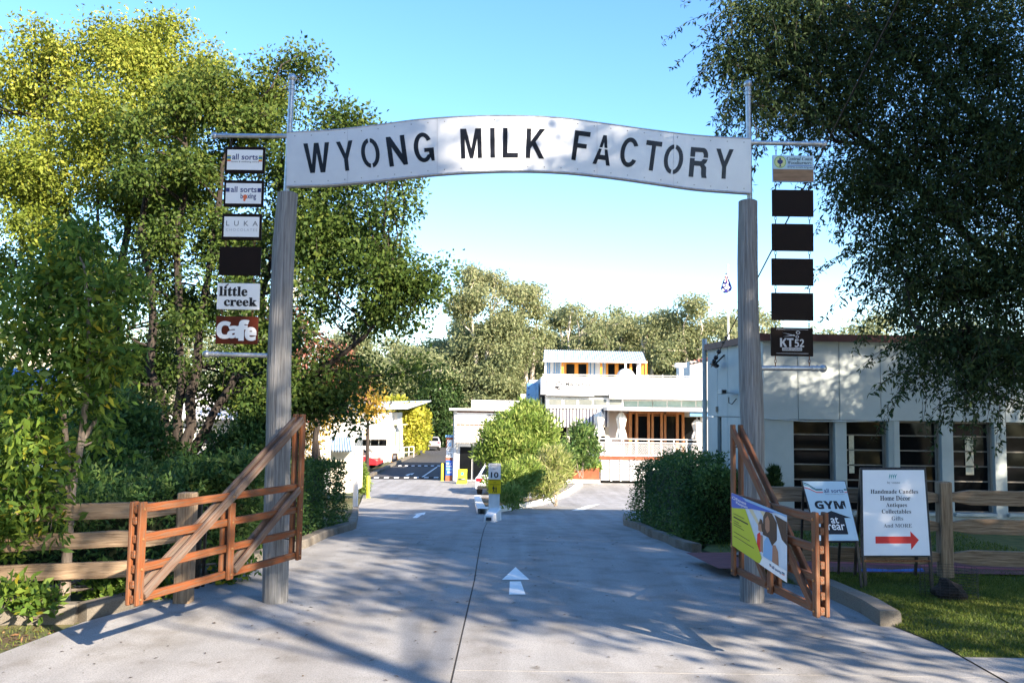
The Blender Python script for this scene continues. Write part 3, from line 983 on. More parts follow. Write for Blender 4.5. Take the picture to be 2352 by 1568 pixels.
pole([(632, 1392, 28.5), (636, 1150, 28), (640, 1000, 28), (641, 850, 27), (646, 700, 26), (652, 560, 25), (661, 445, 23)])
pole([(1727, 1392, 27), (1729, 1200, 26.5), (1729, 1000, 26), (1725, 880, 26), (1719, 750, 24), (1717, 600, 23), (1718, 463, 21.5)])
def pipe(name, pts, r, ball=None, collar=True):
    m = MB()
    W = [PA(x, y) for x, y in pts]
    rr = PX(r, 9.7)
    m.tube(W, rr, 14)
    a = (W[-1] - W[0]).normalized()
    if ball:
        e = W[-1]
        m.tube([e - a * .10, e - a * .085, e - a * .07], [rr * 1.25] * 3, 14)
        m.tube([e - a * .05, e - a * .04, e - a * .03], [rr * 1.25] * 3, 14)
        m.sphere(e + a * rr * 1.1, rr * 1.55, 14, 10)
    return m.build(name, M['galv'], arch, smooth=True)
pipe('steel_upright', [(657, 452), (664, 320), (671, 186)], 6.5, True)
pipe('steel_upright', [(1722, 470), (1720, 330), (1718, 200)], 6.5, True)
pipe('crossbar', [(664, 313), (499, 312)], 5.5, True)
pipe('crossbar', [(1722, 328), (1887, 331)], 5.5, True)
pipe('crossbar', [(640, 817), (480, 813)], 5.5, True)
pipe('crossbar', [(1735, 845), (1884, 846)], 6, True)
TOPC = [(662, 308), (760, 303), (860, 292), (960, 279), (1060, 272), (1180, 270), (1290, 275), (1390, 288), (1500, 303), (1600, 315), (1722, 322)]
BOTC = [(660, 430), (760, 427), (860, 418), (960, 407), (1060, 399), (1180, 395), (1290, 398), (1390, 408), (1500, 423), (1600, 437), (1722, 446)]
def smooth_interp(pts, x):
    xs_ = np.array([p[0] for p in pts], float); ys_ = np.array([p[1] for p in pts], float)
    i = int(np.clip(np.searchsorted(xs_, x) - 1, 0, len(xs_) - 2))
    t = (x - xs_[i]) / (xs_[i + 1] - xs_[i])
    def sl(k):
        a, b = max(k - 1, 0), min(k + 1, len(xs_) - 1)
        return (ys_[b] - ys_[a]) / (xs_[b] - xs_[a])
    h = xs_[i + 1] - xs_[i]
    return ((2 * t**3 - 3 * t**2 + 1) * ys_[i] + (t**3 - 2 * t**2 + t) * h * sl(i) + (-2 * t**3 + 3 * t**2) * ys_[i + 1] + (t**3 - t**2) * h * sl(i + 1))
def strip(name, mt, parent, xa, xb, y_in, thick, off, n=40):
    m = MB()
    for i in range(n + 1):
        x = xa + (xb - xa) * i / n
        t, b = smooth_interp(TOPC, x) + y_in, smooth_interp(BOTC, x) - y_in
        m.v += [tuple(PA(x, t, off)), tuple(PA(x, b, off)), tuple(PA(x, b, off + thick)), tuple(PA(x, t, off + thick))]
    for i in range(n):
        q = i * 4
        m.f += [(q + k, q + (k + 1) % 4, q + 4 + (k + 1) % 4, q + 4 + k) for k in range(4)]
    m.f += [(0, 1, 2, 3), tuple(n * 4 + k for k in (3, 2, 1, 0))]
    return m.build(name, mt, parent)
panel = strip('sign_box', M['paneledge'], arch, 661, 1722, .0, .10, -.05)
for a, b in ((661, 800), (800.6, 1005), (1005.6, 1190), (1190.6, 1370), (1370.6, 1545), (1545.6, 1722)):
    strip('sign_sheet', M['panel'], panel, a, b, .6, .004, -.055)
for crv, s in ((TOPC, 1), (BOTC, -1)):
    m = MB()
    m.tube([PA(x, smooth_interp(crv, x), -.05) for x in np.linspace(661, 1722, 60)], .010, 6)
    m.build('rolled_edge', M['galv'], panel, smooth=True)
m = MB()
for x in np.arange(680, 1715, 38.0):
    for crv, o in ((TOPC, 9), (BOTC, -9)):
        m.sphere(PA(x, smooth_interp(crv, x) + o, -.056), .006, 6, 4)
tag(m.build('rivets', M['greyink'], panel), kind='stuff')
# letters: outlines in a unit box, stencil bridges left open
def arc(cx, cy, rx, ry, a0, a1, n=14):
    return [(cx + rx * math.cos(math.radians(a0 + (a1 - a0) * i / n)), cy + ry * math.sin(math.radians(a0 + (a1 - a0) * i / n))) for i in range(n + 1)]
def ring_part(a0, a1, rx=.5, ry=.5, ix=.29, iy=.36):
    return arc(.5, .5, rx, ry, a0, a1) + arc(.5, .5, ix, iy, a1, a0)
LET = {
 'W': [[(0, 1), (.17, 1), (.29, .28), (.41, 1), (.59, 1), (.71, .28), (.83, 1), (1, 1), (.79, 0), (.61, 0), (.5, .66), (.39, 0), (.21, 0)]],
 'Y': [[(0, 1), (.25, 1), (.5, .58), (.75, 1), (1, 1), (.62, .40), (.62, 0), (.38, 0), (.38, .40)]],
 'O': [ring_part(97, 263), ring_part(83, -83)],
 'N': [[(0, 0), (0, 1), (.24, 1), (.76, .38), (.76, 1), (1, 1), (1, 0), (.77, 0), (.24, .64), (.24, 0)]],
 'G': [arc(.48, .5, .48, .5, 30, 302, 22) + [(.80, .15), (.85, .03), (1, .03), (1, .47), (.52, .47), (.52, .34), (.75, .34), (.75, .26)] + arc(.48, .5, .25, .36, 312, 34, 20)],
 'M': [[(0, 0), (0, 1), (.28, 1), (.5, .32), (.72, 1), (1, 1), (1, 0), (.8, 0), (.8, .68), (.58, 0), (.42, 0), (.2, .68), (.2, 0)]],
 'I': [[(0, 0), (0, 1), (1, 1), (1, 0)]],
 'L': [[(0, 0), (0, 1), (.3, 1), (.3, .16), (1, .16), (1, 0)]],
 'K': [[(0, 0), (0, 1), (.24, 1), (.24, .56), (.70, 1), (1, 1), (.50, .56), (1, 0), (.72, 0), (.34, .42), (.24, .32), (.24, 0)]],
 'F': [[(0, 0), (0, 1), (1, 1), (1, .84), (.28, .84), (.28, .58), (.86, .58), (.86, .43), (.28, .43), (.28, 0)]],
 'A': [[(.355, .60), (.40, 1), (.62, 1), (.90, .60), (.64, .60), (.58, .72), (.52, .60)][:1] + [(.27, .58), (.40, 1), (.60, 1), (.73, .58), (.56, .58), (.5, .76), (.44, .58)],
       [(.255, .53), (0, 0), (.22, 0), (.29, .17), (.71, .17), (.78, 0), (1, 0), (.745, .53), (.58, .53), (.64, .33), (.36, .33), (.42, .53)]],
 'C': [arc(.5, .5, .5, .5, 30, 330, 24) + arc(.5, .5, .27, .35, 322, 38, 22)],
 'T': [[(.37, 0), (.37, .84), (0, .84), (0, 1), (1, 1), (1, .84), (.63, .84), (.63, 0)]],
 'R': [[(0, .68), (0, 1), (.72, 1)] + arc(.70, .74, .28, .26, 80, 0, 6) + [(.98, .68), (.72, .68)] + arc(.62, .74, .12, .12, -20, 70, 4) + [(.26, .85), (.26, .68)],
       [(0, 0), (0, .63), (.26, .63), (.26, .55), (.62, .55), (.72, .63), (.98, .63), (.90, .50), (.80, .45), (.93, .36), (.95, .10), (1, 0), (.72, 0), (.68, .10), (.66, .32), (.58, .39), (.26, .39), (.26, 0)]],
}
LET['A'][0] = [(.27, .58), (.40, 1), (.60, 1), (.73, .58), (.56, .58), (.5, .76), (.44, .58)]
WORD = [('W', 703, 764.5, 367, 633, 3), ('Y', 778.5, 821, 345, 622, 3), ('O', 832.6, 879.8, 315, 600, 3), ('N', 893, 941, 293, 582, 3), ('G', 953.8, 1003, 265, 548, 3),
        ('M', 1062.7, 1112, 232, 510, 3), ('I', 1131, 1142, 230, 500, 3), ('L', 1160, 1195, 230, 500, 3), ('K', 1213, 1257, 232, 512, 4),
        ('F', 1318.6, 1360, 258, 530, 4), ('A', 1367, 1413, 288, 572, 4), ('C', 1427, 1474, 310, 592, 4), ('T', 1483, 1524.5, 342, 622, 4), ('O', 1527, 1576, 370, 658, 4), ('R', 1587, 1632, 400, 685, 4), ('Y', 1647, 1689, 414, 695, 4)]
for ch, x0, x1, c0, c1, _ in WORD:
    cx = (x0 + x1) / 2 * SC
    cy = (240 + (c0 + c1) / 2 * .2551) * SC
    sl = math.atan((smooth_interp(TOPC, min(cx + 25, 1720)) - smooth_interp(TOPC, cx - 25)) / 50)
    hh = 68.0
    ww = (x1 - x0) * SC - abs(math.sin(sl)) * 40
    m = MB()
    for poly in LET[ch]:
        pts = []
        for u, v in poly:
            lx, ly = (u - .5) * ww, (.5 - v) * hh
            px_, py_ = cx + lx * math.cos(sl) - ly * math.sin(sl), cy + lx * math.sin(sl) + ly * math.cos(sl)
            pts.append(PA(px_, py_, -.0585))
        m.prism(pts, Vector((0, .003, 0)))
    m.build('letter', M['letter'], panel)

# ------------------------------------------------------------------ hanging boards
def chain(m, p0, p1, r=.011, wire=.0032):
    p0, p1 = Vector(p0), Vector(p1)
    Ln = (p1 - p0).length
    k = max(2, int(Ln / .034))
    a = (p1 - p0).normalized()
    for i in range(k):
        c = p0.lerp(p1, (i + .5) / k)
        s = Vector((1, 0, 0)) if i % 2 else Vector((0, 1, 0))
        h = Ln / k * .66
        ring = [c + a * (h * math.cos(t)) + s * (r * math.sin(t)) for t in [2 * math.pi * j / 8 for j in range(9)]]
        m.tube(ring, wire, 5, cap=False)
def hang(label, x0, y0, x1, y1, ytop, xc, mt, chain_mt='iron', group=None, tilt=0.0):
    d = dA((x0 + x1) / 2) - .02
    B = pboard(x0, y0, x1, y1, d)
    root = thing('hanging_sign', label, 'sign', B.at(.5, 0), group)
    b = B.slab('backing_board', M[mt], root, .025, bevel=.003)
    for xx in xc:
        m = MB()
        top = P(xx, ytop, d)
        top.y = d + .012
        p = P(xx, y0 - .3, d); p.y = d + .012; p.x = top.x = (p.x + top.x) / 2
        chain(m, p + Vector((0, 0, .003)), top)
        m.build('chain', M[chain_mt], root)
    return root, B
LG, RG = 'sign boards chained to the arch beside the lace of leaves', 'sign boards chained to the arch pole by the grey green building'
# boards by the left pole
def face(B, root, mrg=(.055, .12)):
    return B.slab('face_panel', M['white'], root, .004, mrg[0], mrg[1], 1 - mrg[0], 1 - mrg[1], h=.004)
r, B = hang('white sign with rainbow bars reading all sorts fitness and wellbeing centre', 516, 336, 609, 399, 317, (530, 597), 'boardbrown', group='sign boards chained to the arch')
f = face(B, r)
for i, c in enumerate(('limeink', 'blueink', 'tealink', 'yellowink', 'redink')):
    for u in (.06, .85):
        B.slab('colour_bar', M[c], f, .001, u, .62 - .045 * i, u + .09, .66 - .045 * i, h=.006)
B.text('lettering', M['navy'], f, 'all sorts', .18, .50, .83, .72, h=.006, fat=.015)
B.text('lettering', M['greyink'], f, 'fitness & wellbeing centre', .16, .38, .86, .46, h=.006, fat=.01)
r, B = hang('white sign with navy bars reading all sorts boxing', 513, 413, 606, 476, 399, (527, 593), 'boardbrown', group='sign boards chained to the arch')
f = face(B, r)
for u in (.06, .85):
    B.slab('colour_bar', M['navy'], f, .001, u, .55, u + .09, .70, h=.006)
B.text('lettering', M['navy'], f, 'all sorts', .18, .54, .83, .76, h=.006, fat=.015)
B.text('lettering', M['navy'], f, 'b', .43, .30, .49, .50, h=.006, fat=.015)
B.text('lettering', M['navy'], f, 'xing', .60, .24, .82, .50, h=.006, fat=.015)
B.disc('boxing_glove', M['orangeink'], f, .545, .37, .055, .085, .006)
B.poly('boxing_glove_cuff', M['orangeink'], f, [(.50, .22), (.55, .20), (.57, .32), (.51, .33)], .0065)
r, B = hang('white sign with spaced capitals reading LUKA chocolates', 509, 490, 601, 552, 476, (523, 588), 'boardbrown', group='sign boards chained to the arch')
f = face(B, r)
B.text('lettering', M['greyink'], f, 'LUKA', .11, .53, .91, .72, h=.006, spacing=2.1, fat=.004)
B.text('lettering', M['paleink'], f, 'CHOCOLATES', .11, .33, .90, .43, h=.006, spacing=1.3, fat=.01)
r, B = hang('blank dark board chained between the chocolates sign and the little creek sign', 503, 566, 599, 633, 552, (518, 584), 'boardbrown', 'rust', group='sign boards chained to the arch')
r, B = hang('plain white board with heavy lettering reading little creek', 498, 650, 596, 711, 633, (511, 583), 'white', 'rust', group='sign boards chained to the arch')
B.text('lettering', M['ink'], r, bold('little'), .05, .50, .72, .88, h=.003, fat=.02)
B.text('lettering', M['ink'], r, bold('creek'), .17, .12, .95, .46, h=.003, fat=.02)
B.poly('bird_mark', M['ink'], r, [(.18, .90), (.22, .88), (.27, .94), (.26, .99), (.235, .95)], .0035)
r, B = hang('red brown board with fat white letters reading cafe', 495, 726, 592, 790, 711, (509, 579), 'boardred', 'rust', group='sign boards chained to the arch')
for k_, (ch, u0, v0, u1, v1) in enumerate((('C', .02, .18, .36, .82), ('a', .28, .20, .58, .66), ('f', .50, .12, .80, .88), ('e', .70, .12, .98, .62))):
    B.text('lettering', M['white'], r, sansbold(ch), u0, v0, u1, v1, h=.003 + .0015 * k_, fat=.03)
# boards by the right pole
r, B = hang('blue and wood grain board reading Central Coast Woodturners', 1774, 356, 1870, 419, 336, (1783, 1861), 'skyink', group='sign boards chained to the arch')
B.slab('printed_sheet', mat('pale blue print', (.45, .62, .70), rough=.4), r, .001, .01, .48, .99, .99, h=.002)
B.slab('wood_print', M['woodink'], r, .001, .01, .02, .99, .47, h=.002)
B.disc('emblem_ring', mat('green ring', (.30, .46, .05), rough=.5), r, .18, .74, .145, .23, .0035, inner=.86)
B.disc('emblem_disc', mat('emblem yellow', (.62, .66, .30), rough=.5), r, .18, .74, .12, .19, .003)
B.poly('emblem_vase', M['navy'], r, [(.14, .56), (.22, .56), (.195, .60), (.19, .65), (.245, .72), (.245, .80), (.20, .83), (.205, .90), (.155, .90), (.16, .83), (.11, .80), (.11, .72), (.17, .65), (.165, .60)], .0045)
B.text('lettering', M['ink'], r, bolditalic('Central Coast'), .34, .81, .97, .94, h=.004)
B.text('lettering', M['ink'], r, bolditalic('Woodturners'), .36, .66, .95, .79, h=.004)
B.slab('rule', M['blueink'], r, .001, .36, .605, .95, .625, h=.004)
B.text('lettering', M['navy'], r, 'www.ccwt.org.au', .35, .50, .97, .585, h=.004, fat=.01)
names = ['blank dark board chained directly under the blue woodturners board', 'blank dark board second below the blue woodturners board',
         'blank dark board third below the blue woodturners board', 'blank dark board chained directly above the hair studio board']
prev = 419
for i, (a, b) in enumerate(((435, 498), (513, 577), (593, 656), (672, 736))):
    hang(names[i], 1773 - i * .3, a, 1869.5 - i * .2, b, prev, (1782, 1860), 'boardbrown', group='sign boards chained to the arch')
    prev = b
r, B = hang('dark board with white scissors and lettering reading KT52 hair studio', 1771, 752, 1868, 818, 736, (1781, 1859), 'boardbrown', group='sign boards chained to the arch')
B.text('lettering', M['paleink'], r, sansbold('KT'), .21, .32, .53, .63, h=.003, fat=.01)
B.text('lettering', M['paleink'], r, sansbold('52'), .56, .32, .78, .60, h=.003, fat=.005)
B.slab('strip', M['paleink'], r, .001, .26, .19, .73, .30, h=.003)
B.text('lettering', M['ink'], r, 'HAIR STUDIO', .28, .21, .71, .28, h=.005, fat=.01)
for v in (.09, .93):
    B.slab('rule', M['paleink'], r, .001, .12, v, .88, v + .012, h=.003)
B.poly('scissor_blade', M['paleink'], r, [(.27, .82), (.55, .70), (.58, .73)], .003)
B.poly('scissor_blade', M['paleink'], r, [(.28, .68), (.55, .76), (.56, .72)], .0035)
B.disc('scissor_ring', M['paleink'], r, .64, .83, .05, .06, .003, inner=.6)
B.disc('scissor_ring', M['paleink'], r, .62, .68, .04, .05, .0035, inner=.6)
for xx in (1781, 1859):
    m = MB(); p = P(xx, 818.4, 9.95); q = P(xx, 840, 9.95); chain(m, p, q); m.build('chain', M['rust'], r)

# ------------------------------------------------------------------ gates
bolt_me = bpy.data.meshes.new('bolt')
_m = MB().sphere((0, 0, 0), .012, 7, 5); bolt_me.from_pydata(_m.v, [], _m.f); bolt_me.materials.append(M['bolt'])
class Gate:
    def __init__(s, label, Hb, Lb, tall, h, m1, m2):
        s.root = thing('timber_gate', label, 'gate', Vector((Lb.x, Lb.y, Lb.z)), 'pair of open entrance gates')
        s.o = Hb
        z = (Hb.z + Lb.z) / 2
        s.o = Vector((Hb.x, Hb.y, z))
        e = Vector((Lb.x, Lb.y, z))
        s.a = (e - s.o); s.L = s.a.length; s.a.normalize()
        s.n = Vector((s.a.y, -s.a.x, 0))
        if s.n.dot(-s.o) < 0: s.n = -s.n
        s.tall, s.h = tall, h
        a, n, R = s.at, s.n, s.root
        T, W = .034, .076
        for v in (.045, .045 + (h - .09) / 3, .045 + (h - .09) * 2 / 3, h - .045):
            timber('rail', M[m1], R, a(.02, v), a(s.L - .02, v), .064, .04, n)
        for sd in (-1, 1):
            of = n * (.0395 * sd)
            mm = M[m1]
            timber('hinge_stile', mm, R, a(.05, 0) + of, a(.05, tall) + of, W, T, n)
            timber('end_stile', mm, R, a(s.L - .05, 0) + of, a(s.L - .05, h + .01) + of, W, T, n)
            s.mid = s.L * .50
            timber('middle_stile', mm, R, a(s.mid, 0) + of, a(s.mid, h - .1) + of, W, T, n)
            of2 = n * (.0425 * sd)
            timber('long_brace', M[m2], R, a(.055, tall - .055) + of2, a(s.L - .10, .07) + of2, W, T, n)
            timber('short_brace', M[m2], R, a(.075, h - .065) + of2, a(s.mid - .07, .07) + of2, W * .9, T, n)
        m = MB()
        for u in (.05, s.mid, s.L - .05):
            for v in (.045, .045 + (h - .09) / 3, .045 + (h - .09) * 2 / 3, h - .045):
                for sd in (-1, 1):
                    p = a(u, v) + n * sd * .0585 - ORG[R]
                    bo = bpy.data.objects.new('bolt', bolt_me); COL.objects.link(bo); bo.parent = R; bo.location = p; ORG[bo] = ORG[R]
        for u in (s.L - .05,):
            for v in (.045 + (h - .09) / 6, h * .5, h * .83):
                timber('packing_block', M[m1], R, a(u - .04, v), a(u + .04, v), .06, .038, n)
    def at(s, u, v):
        return s.o + s.a * u + Vector((0, 0, v))
    def uv(s, x, y, off=0.0):
        v = P(x, y, 1.0) - EYE
        o = s.o + s.n * off
        t = (o - EYE).dot(s.n) / v.dot(s.n)
        p = EYE + v * t - s.o
        return p.dot(s.a), p.z
g1 = Gate('orange brown braced timber gate standing open in front of the lit pole', P(683, 1283, 9.25), P(297, 1392, 6.95), 1.47, .775, 'gate', 'gategrey')
g2 = Gate('shaded braced timber gate standing open with a printed banner tied to it', P(1690, 1306, 9.0), P(1893, 1434, 7.1), 1.475, .80, 'gateshade', 'gateshade')
for g, px_ in ((g1, (632, 1290)), (g2, (1727, 1300))):
    for v in (.18, 1.25):
        q = PA(*px_)
        p = g.at(0.0, v)
        m = MB().beam(p, Vector((q.x, q.y - .05, p.z)), .05, .012, Vector((0, 0, 1)) if False else Vector((0, .3, 1)))
        m.build('hinge_strap', M['iron'], g.root)
# banner tied to the gate
OFF = .075
def gp(x, y, o=OFF):
    u, v = g2.uv(x, y, o)
    return g2.at(u, v) + g2.n * o
bb = Board(gp(1683, 1252), gp(1808, 1337), gp(1808, 1183), gp(1681, 1131))
if bb.n.dot(g2.n) < 0: bb.n = -bb.n
rb = thing('banner', 'printed vinyl banner with blue, lime and photograph areas tied to the shaded gate', 'banner', bb.at(.5, 0))
m = MB()
N = 12
for j in range(N + 1):
    for i in range(N + 1):
        u, v = i / N, j / N
        m.v.append(tuple(bb.at(u, v, 0)))
for j in range(N):
    for i in range(N):
        q = j * (N + 1) + i
        m.f.append((q, q + 1, q + N + 2, q + N + 1))
m.build('vinyl_sheet', M['white'], rb)
bb.poly('photo_print', M['photo'], rb, [(.12, .17), (1, .17), (1, 1), (.12, 1)], .0015)
bb.poly('blue_corner', M['blueink'], rb, [(0, 1), (1, 1), (.92, .985), (.40, .86), (.02, .72), (0, .74)], .005)
bb.poly('light_band', M['skyink'], rb, [(.22, 1), (1, 1), (1, .97), (.30, .955)], .0065)
bb.poly('lime_wedge', M['limeink'], rb, [(0, 0), (0, .73), (.27, .83), (.58, .12), (.55, .02), (.50, .0)], .004)
bb.poly('white_footer', M['white'], rb, [(.60, .165), (1, .165), (1, 0), (.54, 0)], .0045)
bb.poly('ceiling_stripe', M['creamink'], rb, [(.32, .86), (.40, .88), (.62, .58), (.58, .55)], .0025)
bb.poly('ceiling_stripe', M['creamink'], rb, [(.52, .93), (.60, .95), (.78, .70), (.72, .68)], .0025)
bb.poly('figure_dress', M['skyink'], rb, [(.60, .17), (.62, .42), (.67, .52), (.76, .50), (.78, .17)], .003)
bb.poly('figure_hair', M['hair'], rb, [(.60, .52), (.61, .82), (.66, .94), (.76, .93), (.84, .82), (.84, .55), (.76, .42), (.70, .52)], .0032)
bb.poly('figure_face', M['skin'], rb, [(.645, .64), (.645, .80), (.69, .87), (.72, .80), (.72, .64), (.68, .58)], .0036)
bb.poly('figure_arm', M['skin'], rb, [(.76, .17), (.77, .44), (.82, .46), (.86, .38), (.87, .17)], .0034)
bb.poly('figure_top', M['redink'], rb, [(.49, .30), (.50, .48), (.55, .54), (.57, .40), (.57, .22), (.52, .20)], .003)
bb.poly('figure_face', M['skin'], rb, [(.52, .55), (.52, .68), (.555, .72), (.58, .66), (.57, .55)], .0036)
bb.poly('figure_hair', M['hair'], rb, [(.53, .66), (.55, .76), (.59, .76), (.61, .68), (.60, .56), (.58, .56), (.575, .68)], .0038)
bb.poly('figure_arm', M['skin'], rb, [(.55, .24), (.56, .50), (.60, .50), (.60, .22)], .0034)
bb.poly('dark_corner', M['hair'], rb, [(.80, .93), (1, .90), (1, .55), (.92, .60), (.86, .78)], .0028)
bb.text('lettering', M['white'], rb, 'Fitness', .10, .89, .30, .94, h=.007, fat=.015)
bb.text('lettering', M['white'], rb, 'Passport', .10, .82, .33, .88, h=.007, fat=.015)
bb.disc('round_mark', M['white'], rb, .055, .92, .035, .03, .007, inner=.7)
for v, u1, fat in ((.62, .26, .0), (.55, .33, .03), (.49, .15, 0), (.45, .20, 0), (.41, .25, 0), (.28, .36, 0), (.20, .44, 0)):
    bb.slab('print_line', M['ink'], rb, .0005, .04, v, u1, v + (.025 if fat else .010), h=.006)
bb.text('lettering', M['navy'], rb, 'all sorts', .76, .07, .92, .12, h=.007, fat=.01)
for i, c in enumerate(('navy', 'tealink', 'redink')):
    bb.slab('colour_bar', M[c], rb, .0005, .72, .11 - .015 * i, .75, .12 - .015 * i, h=.007)
    bb.slab('colour_bar', M[c], rb, .0005, .93, .11 - .015 * i, .97, .12 - .015 * i, h=.007)

# ------------------------------------------------------------------ fences
def fence(label, posts, ph, pw, rails, group=None, rail_w=.16, over=0.0):
    root = thing('rail_fence', label, 'fence', posts[0], group)
    for p in posts:
        timber('post', M['rail'], root, p + Vector((0, 0, -.05)), p + Vector((0, 0, ph)), pw, pw, Vector((0, 1, 0)), bevel=.012)
    for a, b in zip(posts[:-1], posts[1:]):
        for z in rails:
            s = (b - a); s.z = 0; s.normalize()
            nrm = Vector((s.y, -s.x, 0))
            timber('rail', M['rail'], root, a + Vector((0, 0, z)) + s * .02, b + Vector((0, 0, z)) - s * .02, rail_w, .07, nrm, bevel=.006, wobble=.008)
    return root
pl = G(421, 1382)
pl0 = Vector((pl.x - 2.55, pl.y - 1.0, 0))
fence('weathered split rail fence running behind the orange brown gate to the young tree', [pl, pl0, pl0 + Vector((-2.6, -.9, 0))], 1.13, .17, (.37, .67, .96))
st = thing('steel_post', 'thin dark steel post beside the timber fence post', 'post', G(452, 1350))
MB().beam(G(452, 1350), G(452, 1350) + Vector((0, 0, .95)), .05, .05).build('shaft', M['iron'], st)
MB().beam(G(466, 1346), G(466, 1346) + Vector((0, 0, .9)), .03, .03).build('shaft', M['iron'], st)
f0 = G(2172, 1328, .085); f0.z = .07
fx = [Vector((f0.x - 2.35, f0.y + .25, .07)), f0, Vector((f0.x + 2.4, f0.y - .05, .07)), Vector((f0.x + 4.8, f0.y - .1, .07))]
fence('weathered split rail fence on the lawn behind the two pavement signs', fx, 1.18, .15, (.27, .64, .99), rail_w=.18)
# wire guard with dark bag round the fence post foot
gd = thing('wire_guard', 'dark wire mesh guard round a shrub stump at the fence post foot', 'guard', G(2180, 1378, .08))
c = G(2180, 1376, .08)
m = MB()
for k in range(20):
    a = 2 * math.pi * k / 20
    m.tube([c + Vector((.30 * math.cos(a), .22 * math.sin(a), 0)), c + Vector((.30 * math.cos(a), .22 * math.sin(a), .34))], .0018, 3)
for z in np.linspace(.02, .34, 12):
    m.tube([c + Vector((.30 * math.cos(a), .22 * math.sin(a), z)) for a in np.linspace(0, 2 * math.pi, 21)], .0018, 3)
m.build('mesh', M['iron'], gd)
m = MB()
m.sphere((c.x, c.y, c.z + .08), .17, 16, 10, .75)
m.v = [(v[0] + .03 * math.sin(v[2] * 40 + v[0] * 20), v[1], max(v[2] + .025 * math.sin(v[0] * 31), c.z - .01)) for v in m.v]
m.build('stump', mat('charred stump', (.012, .010, .009), (.04, .03, .025), rough=1, scale=30, bump=1.0), gd, smooth=True)

# ------------------------------------------------------------------ pavement signs
def lean_board(x0t, x1t, yt, x0b, x1b, yb, dt, db):
    return Board(P(x0b, yb, db), P(x1b, yb, db), P(x1t, yt, dt), P(x0t, yt, dt))
B = lean_board(1843, 1940, 1105, 1880, 1972, 1241, 10.75, 10.35)
r = thing('pavement_sign', 'pale blue pavement sign with black arrow reading GYM at rear', 'sign', B.at(.5, 0) + Vector((0, 0, -.16)))
B.slab('frame', M['iron'], r, .022, -.02, -.02, 1.02, 1.015)
B.slab('face_panel', mat('pale blue sign face', (.46, .60, .68), (.50, .64, .71), rough=.45, scale=3), r, .003, h=.004)
for i, c in enumerate(('ink', 'tealink', 'white', 'redink')):
    v = .865 - .018 * i
    q = [(0, .985 - .03 * i)] + [(.09 + .03 * k, .985 - .03 * i - (.985 - .03 * i - v) * (k / 6) ** .7) for k in range(1, 7)]
    B.poly('swoosh', M[c], r, q + [(.42, v)] + [(.42, v - .012)] + [(a, b - .014) for a, b in q[::-1]], .0055 + .0002 * i)
    B.slab('swoosh', M[c], r, .0005, .93, v - .012, .995, v, h=.0055)
B.text('lettering', M['navy'], r, 'all sorts', .45, .80, .91, .87, h=.0055, fat=.01)
B.text('lettering', M['greyink'], r, 'fitness & wellbeing centre', .46, .765, .93, .785, h=.0055)
B.text('lettering', M['ink'], r, sansbold('GYM'), .14, .52, .88, .66, h=.0055, fat=.02)
B.poly('arrow', M['ink'], r, [(.50, .49), (.95, .37), (.78, .37), (.78, .10), (.26, .10), (.26, .37), (.07, .37)], .0055)
B.text('lettering', M['white'], r, 'at', .43, .28, .62, .385, h=.007, fat=.01)
B.text('lettering', M['white'], r, 'rear', .32, .17, .74, .265, h=.007, fat=.01)
for u in (.04, .96):
    q = B.at(u, 0)
    MB().beam(q, Vector((q.x + .02, q.y - .06, LZ)), .025, .025).build('leg', M['iron'], r)
    t = B.at(u, .98)
    MB().beam(t + Vector((0, .03, 0)), Vector((t.x + .05, t.y + .35, LZ)), .025, .025).build('prop', M['iron'], r)
B = lean_board(1981, 2122, 1079, 1984, 2136, 1275, 10.75, 10.40)
r = thing('pavement_sign', 'tall white pavement sign listing handmade candles with a red arrow', 'sign', B.at(.5, 0) + Vector((0, 0, -.12)))
B.slab('frame', M['iron'], r, .03, -.035, -.012, 1.035, 1.035, bevel=.003)
B.slab('face_panel', M['white'], r, .003, h=.004)
for body, u0, v0, u1, v1, c in (('by vonne', .39, .83, .60, .86, 'greyink'), ('Handmade Candles', .12, .715, .88, .765, 'ink'), ('Home Décor', .27, .632, .75, .690, 'ink'),
                                ('Antiques', .36, .545, .69, .605, 'ink'), ('Collectables', .29, .480, .75, .530, 'ink'), ('Gifts', .44, .400, .62, .448, 'greyink'), ('And MORE', .31, .318, .75, .362, 'greyink')):
    B.text('lettering', M[c], r, bold(body), u0, v0, u1, v1, h=.006)
for k in range(4):
    B.poly('flame_mark', M['tealink'], r, [(.42 + .035 * k, .885), (.45 + .03 * k, .93), (.44 + .04 * k, .955), (.43 + .03 * k, .93)], .006 + .0002 * k)
B.poly('arrow', M['redink'], r, [(.18, .135), (.18, .215), (.72, .215), (.72, .275), (.845, .175), (.72, .065), (.72, .135)], .006)
for u in (.0, 1.0):
    q = B.at(u, -.01)
    MB().beam(q, Vector((q.x, q.y - .03, LZ)), .035, .03).build('leg', M['iron'], r)
    t = B.at(u, 1.0)
    MB().beam(t + Vector((0, .045, 0)), Vector((t.x, t.y + .30, LZ)), .03, .03).build('prop', M['iron'], r)
MB().beam(B.at(0, -.06), B.at(1, -.06), .02, .02).build('tie_bar', M['rust'], r)

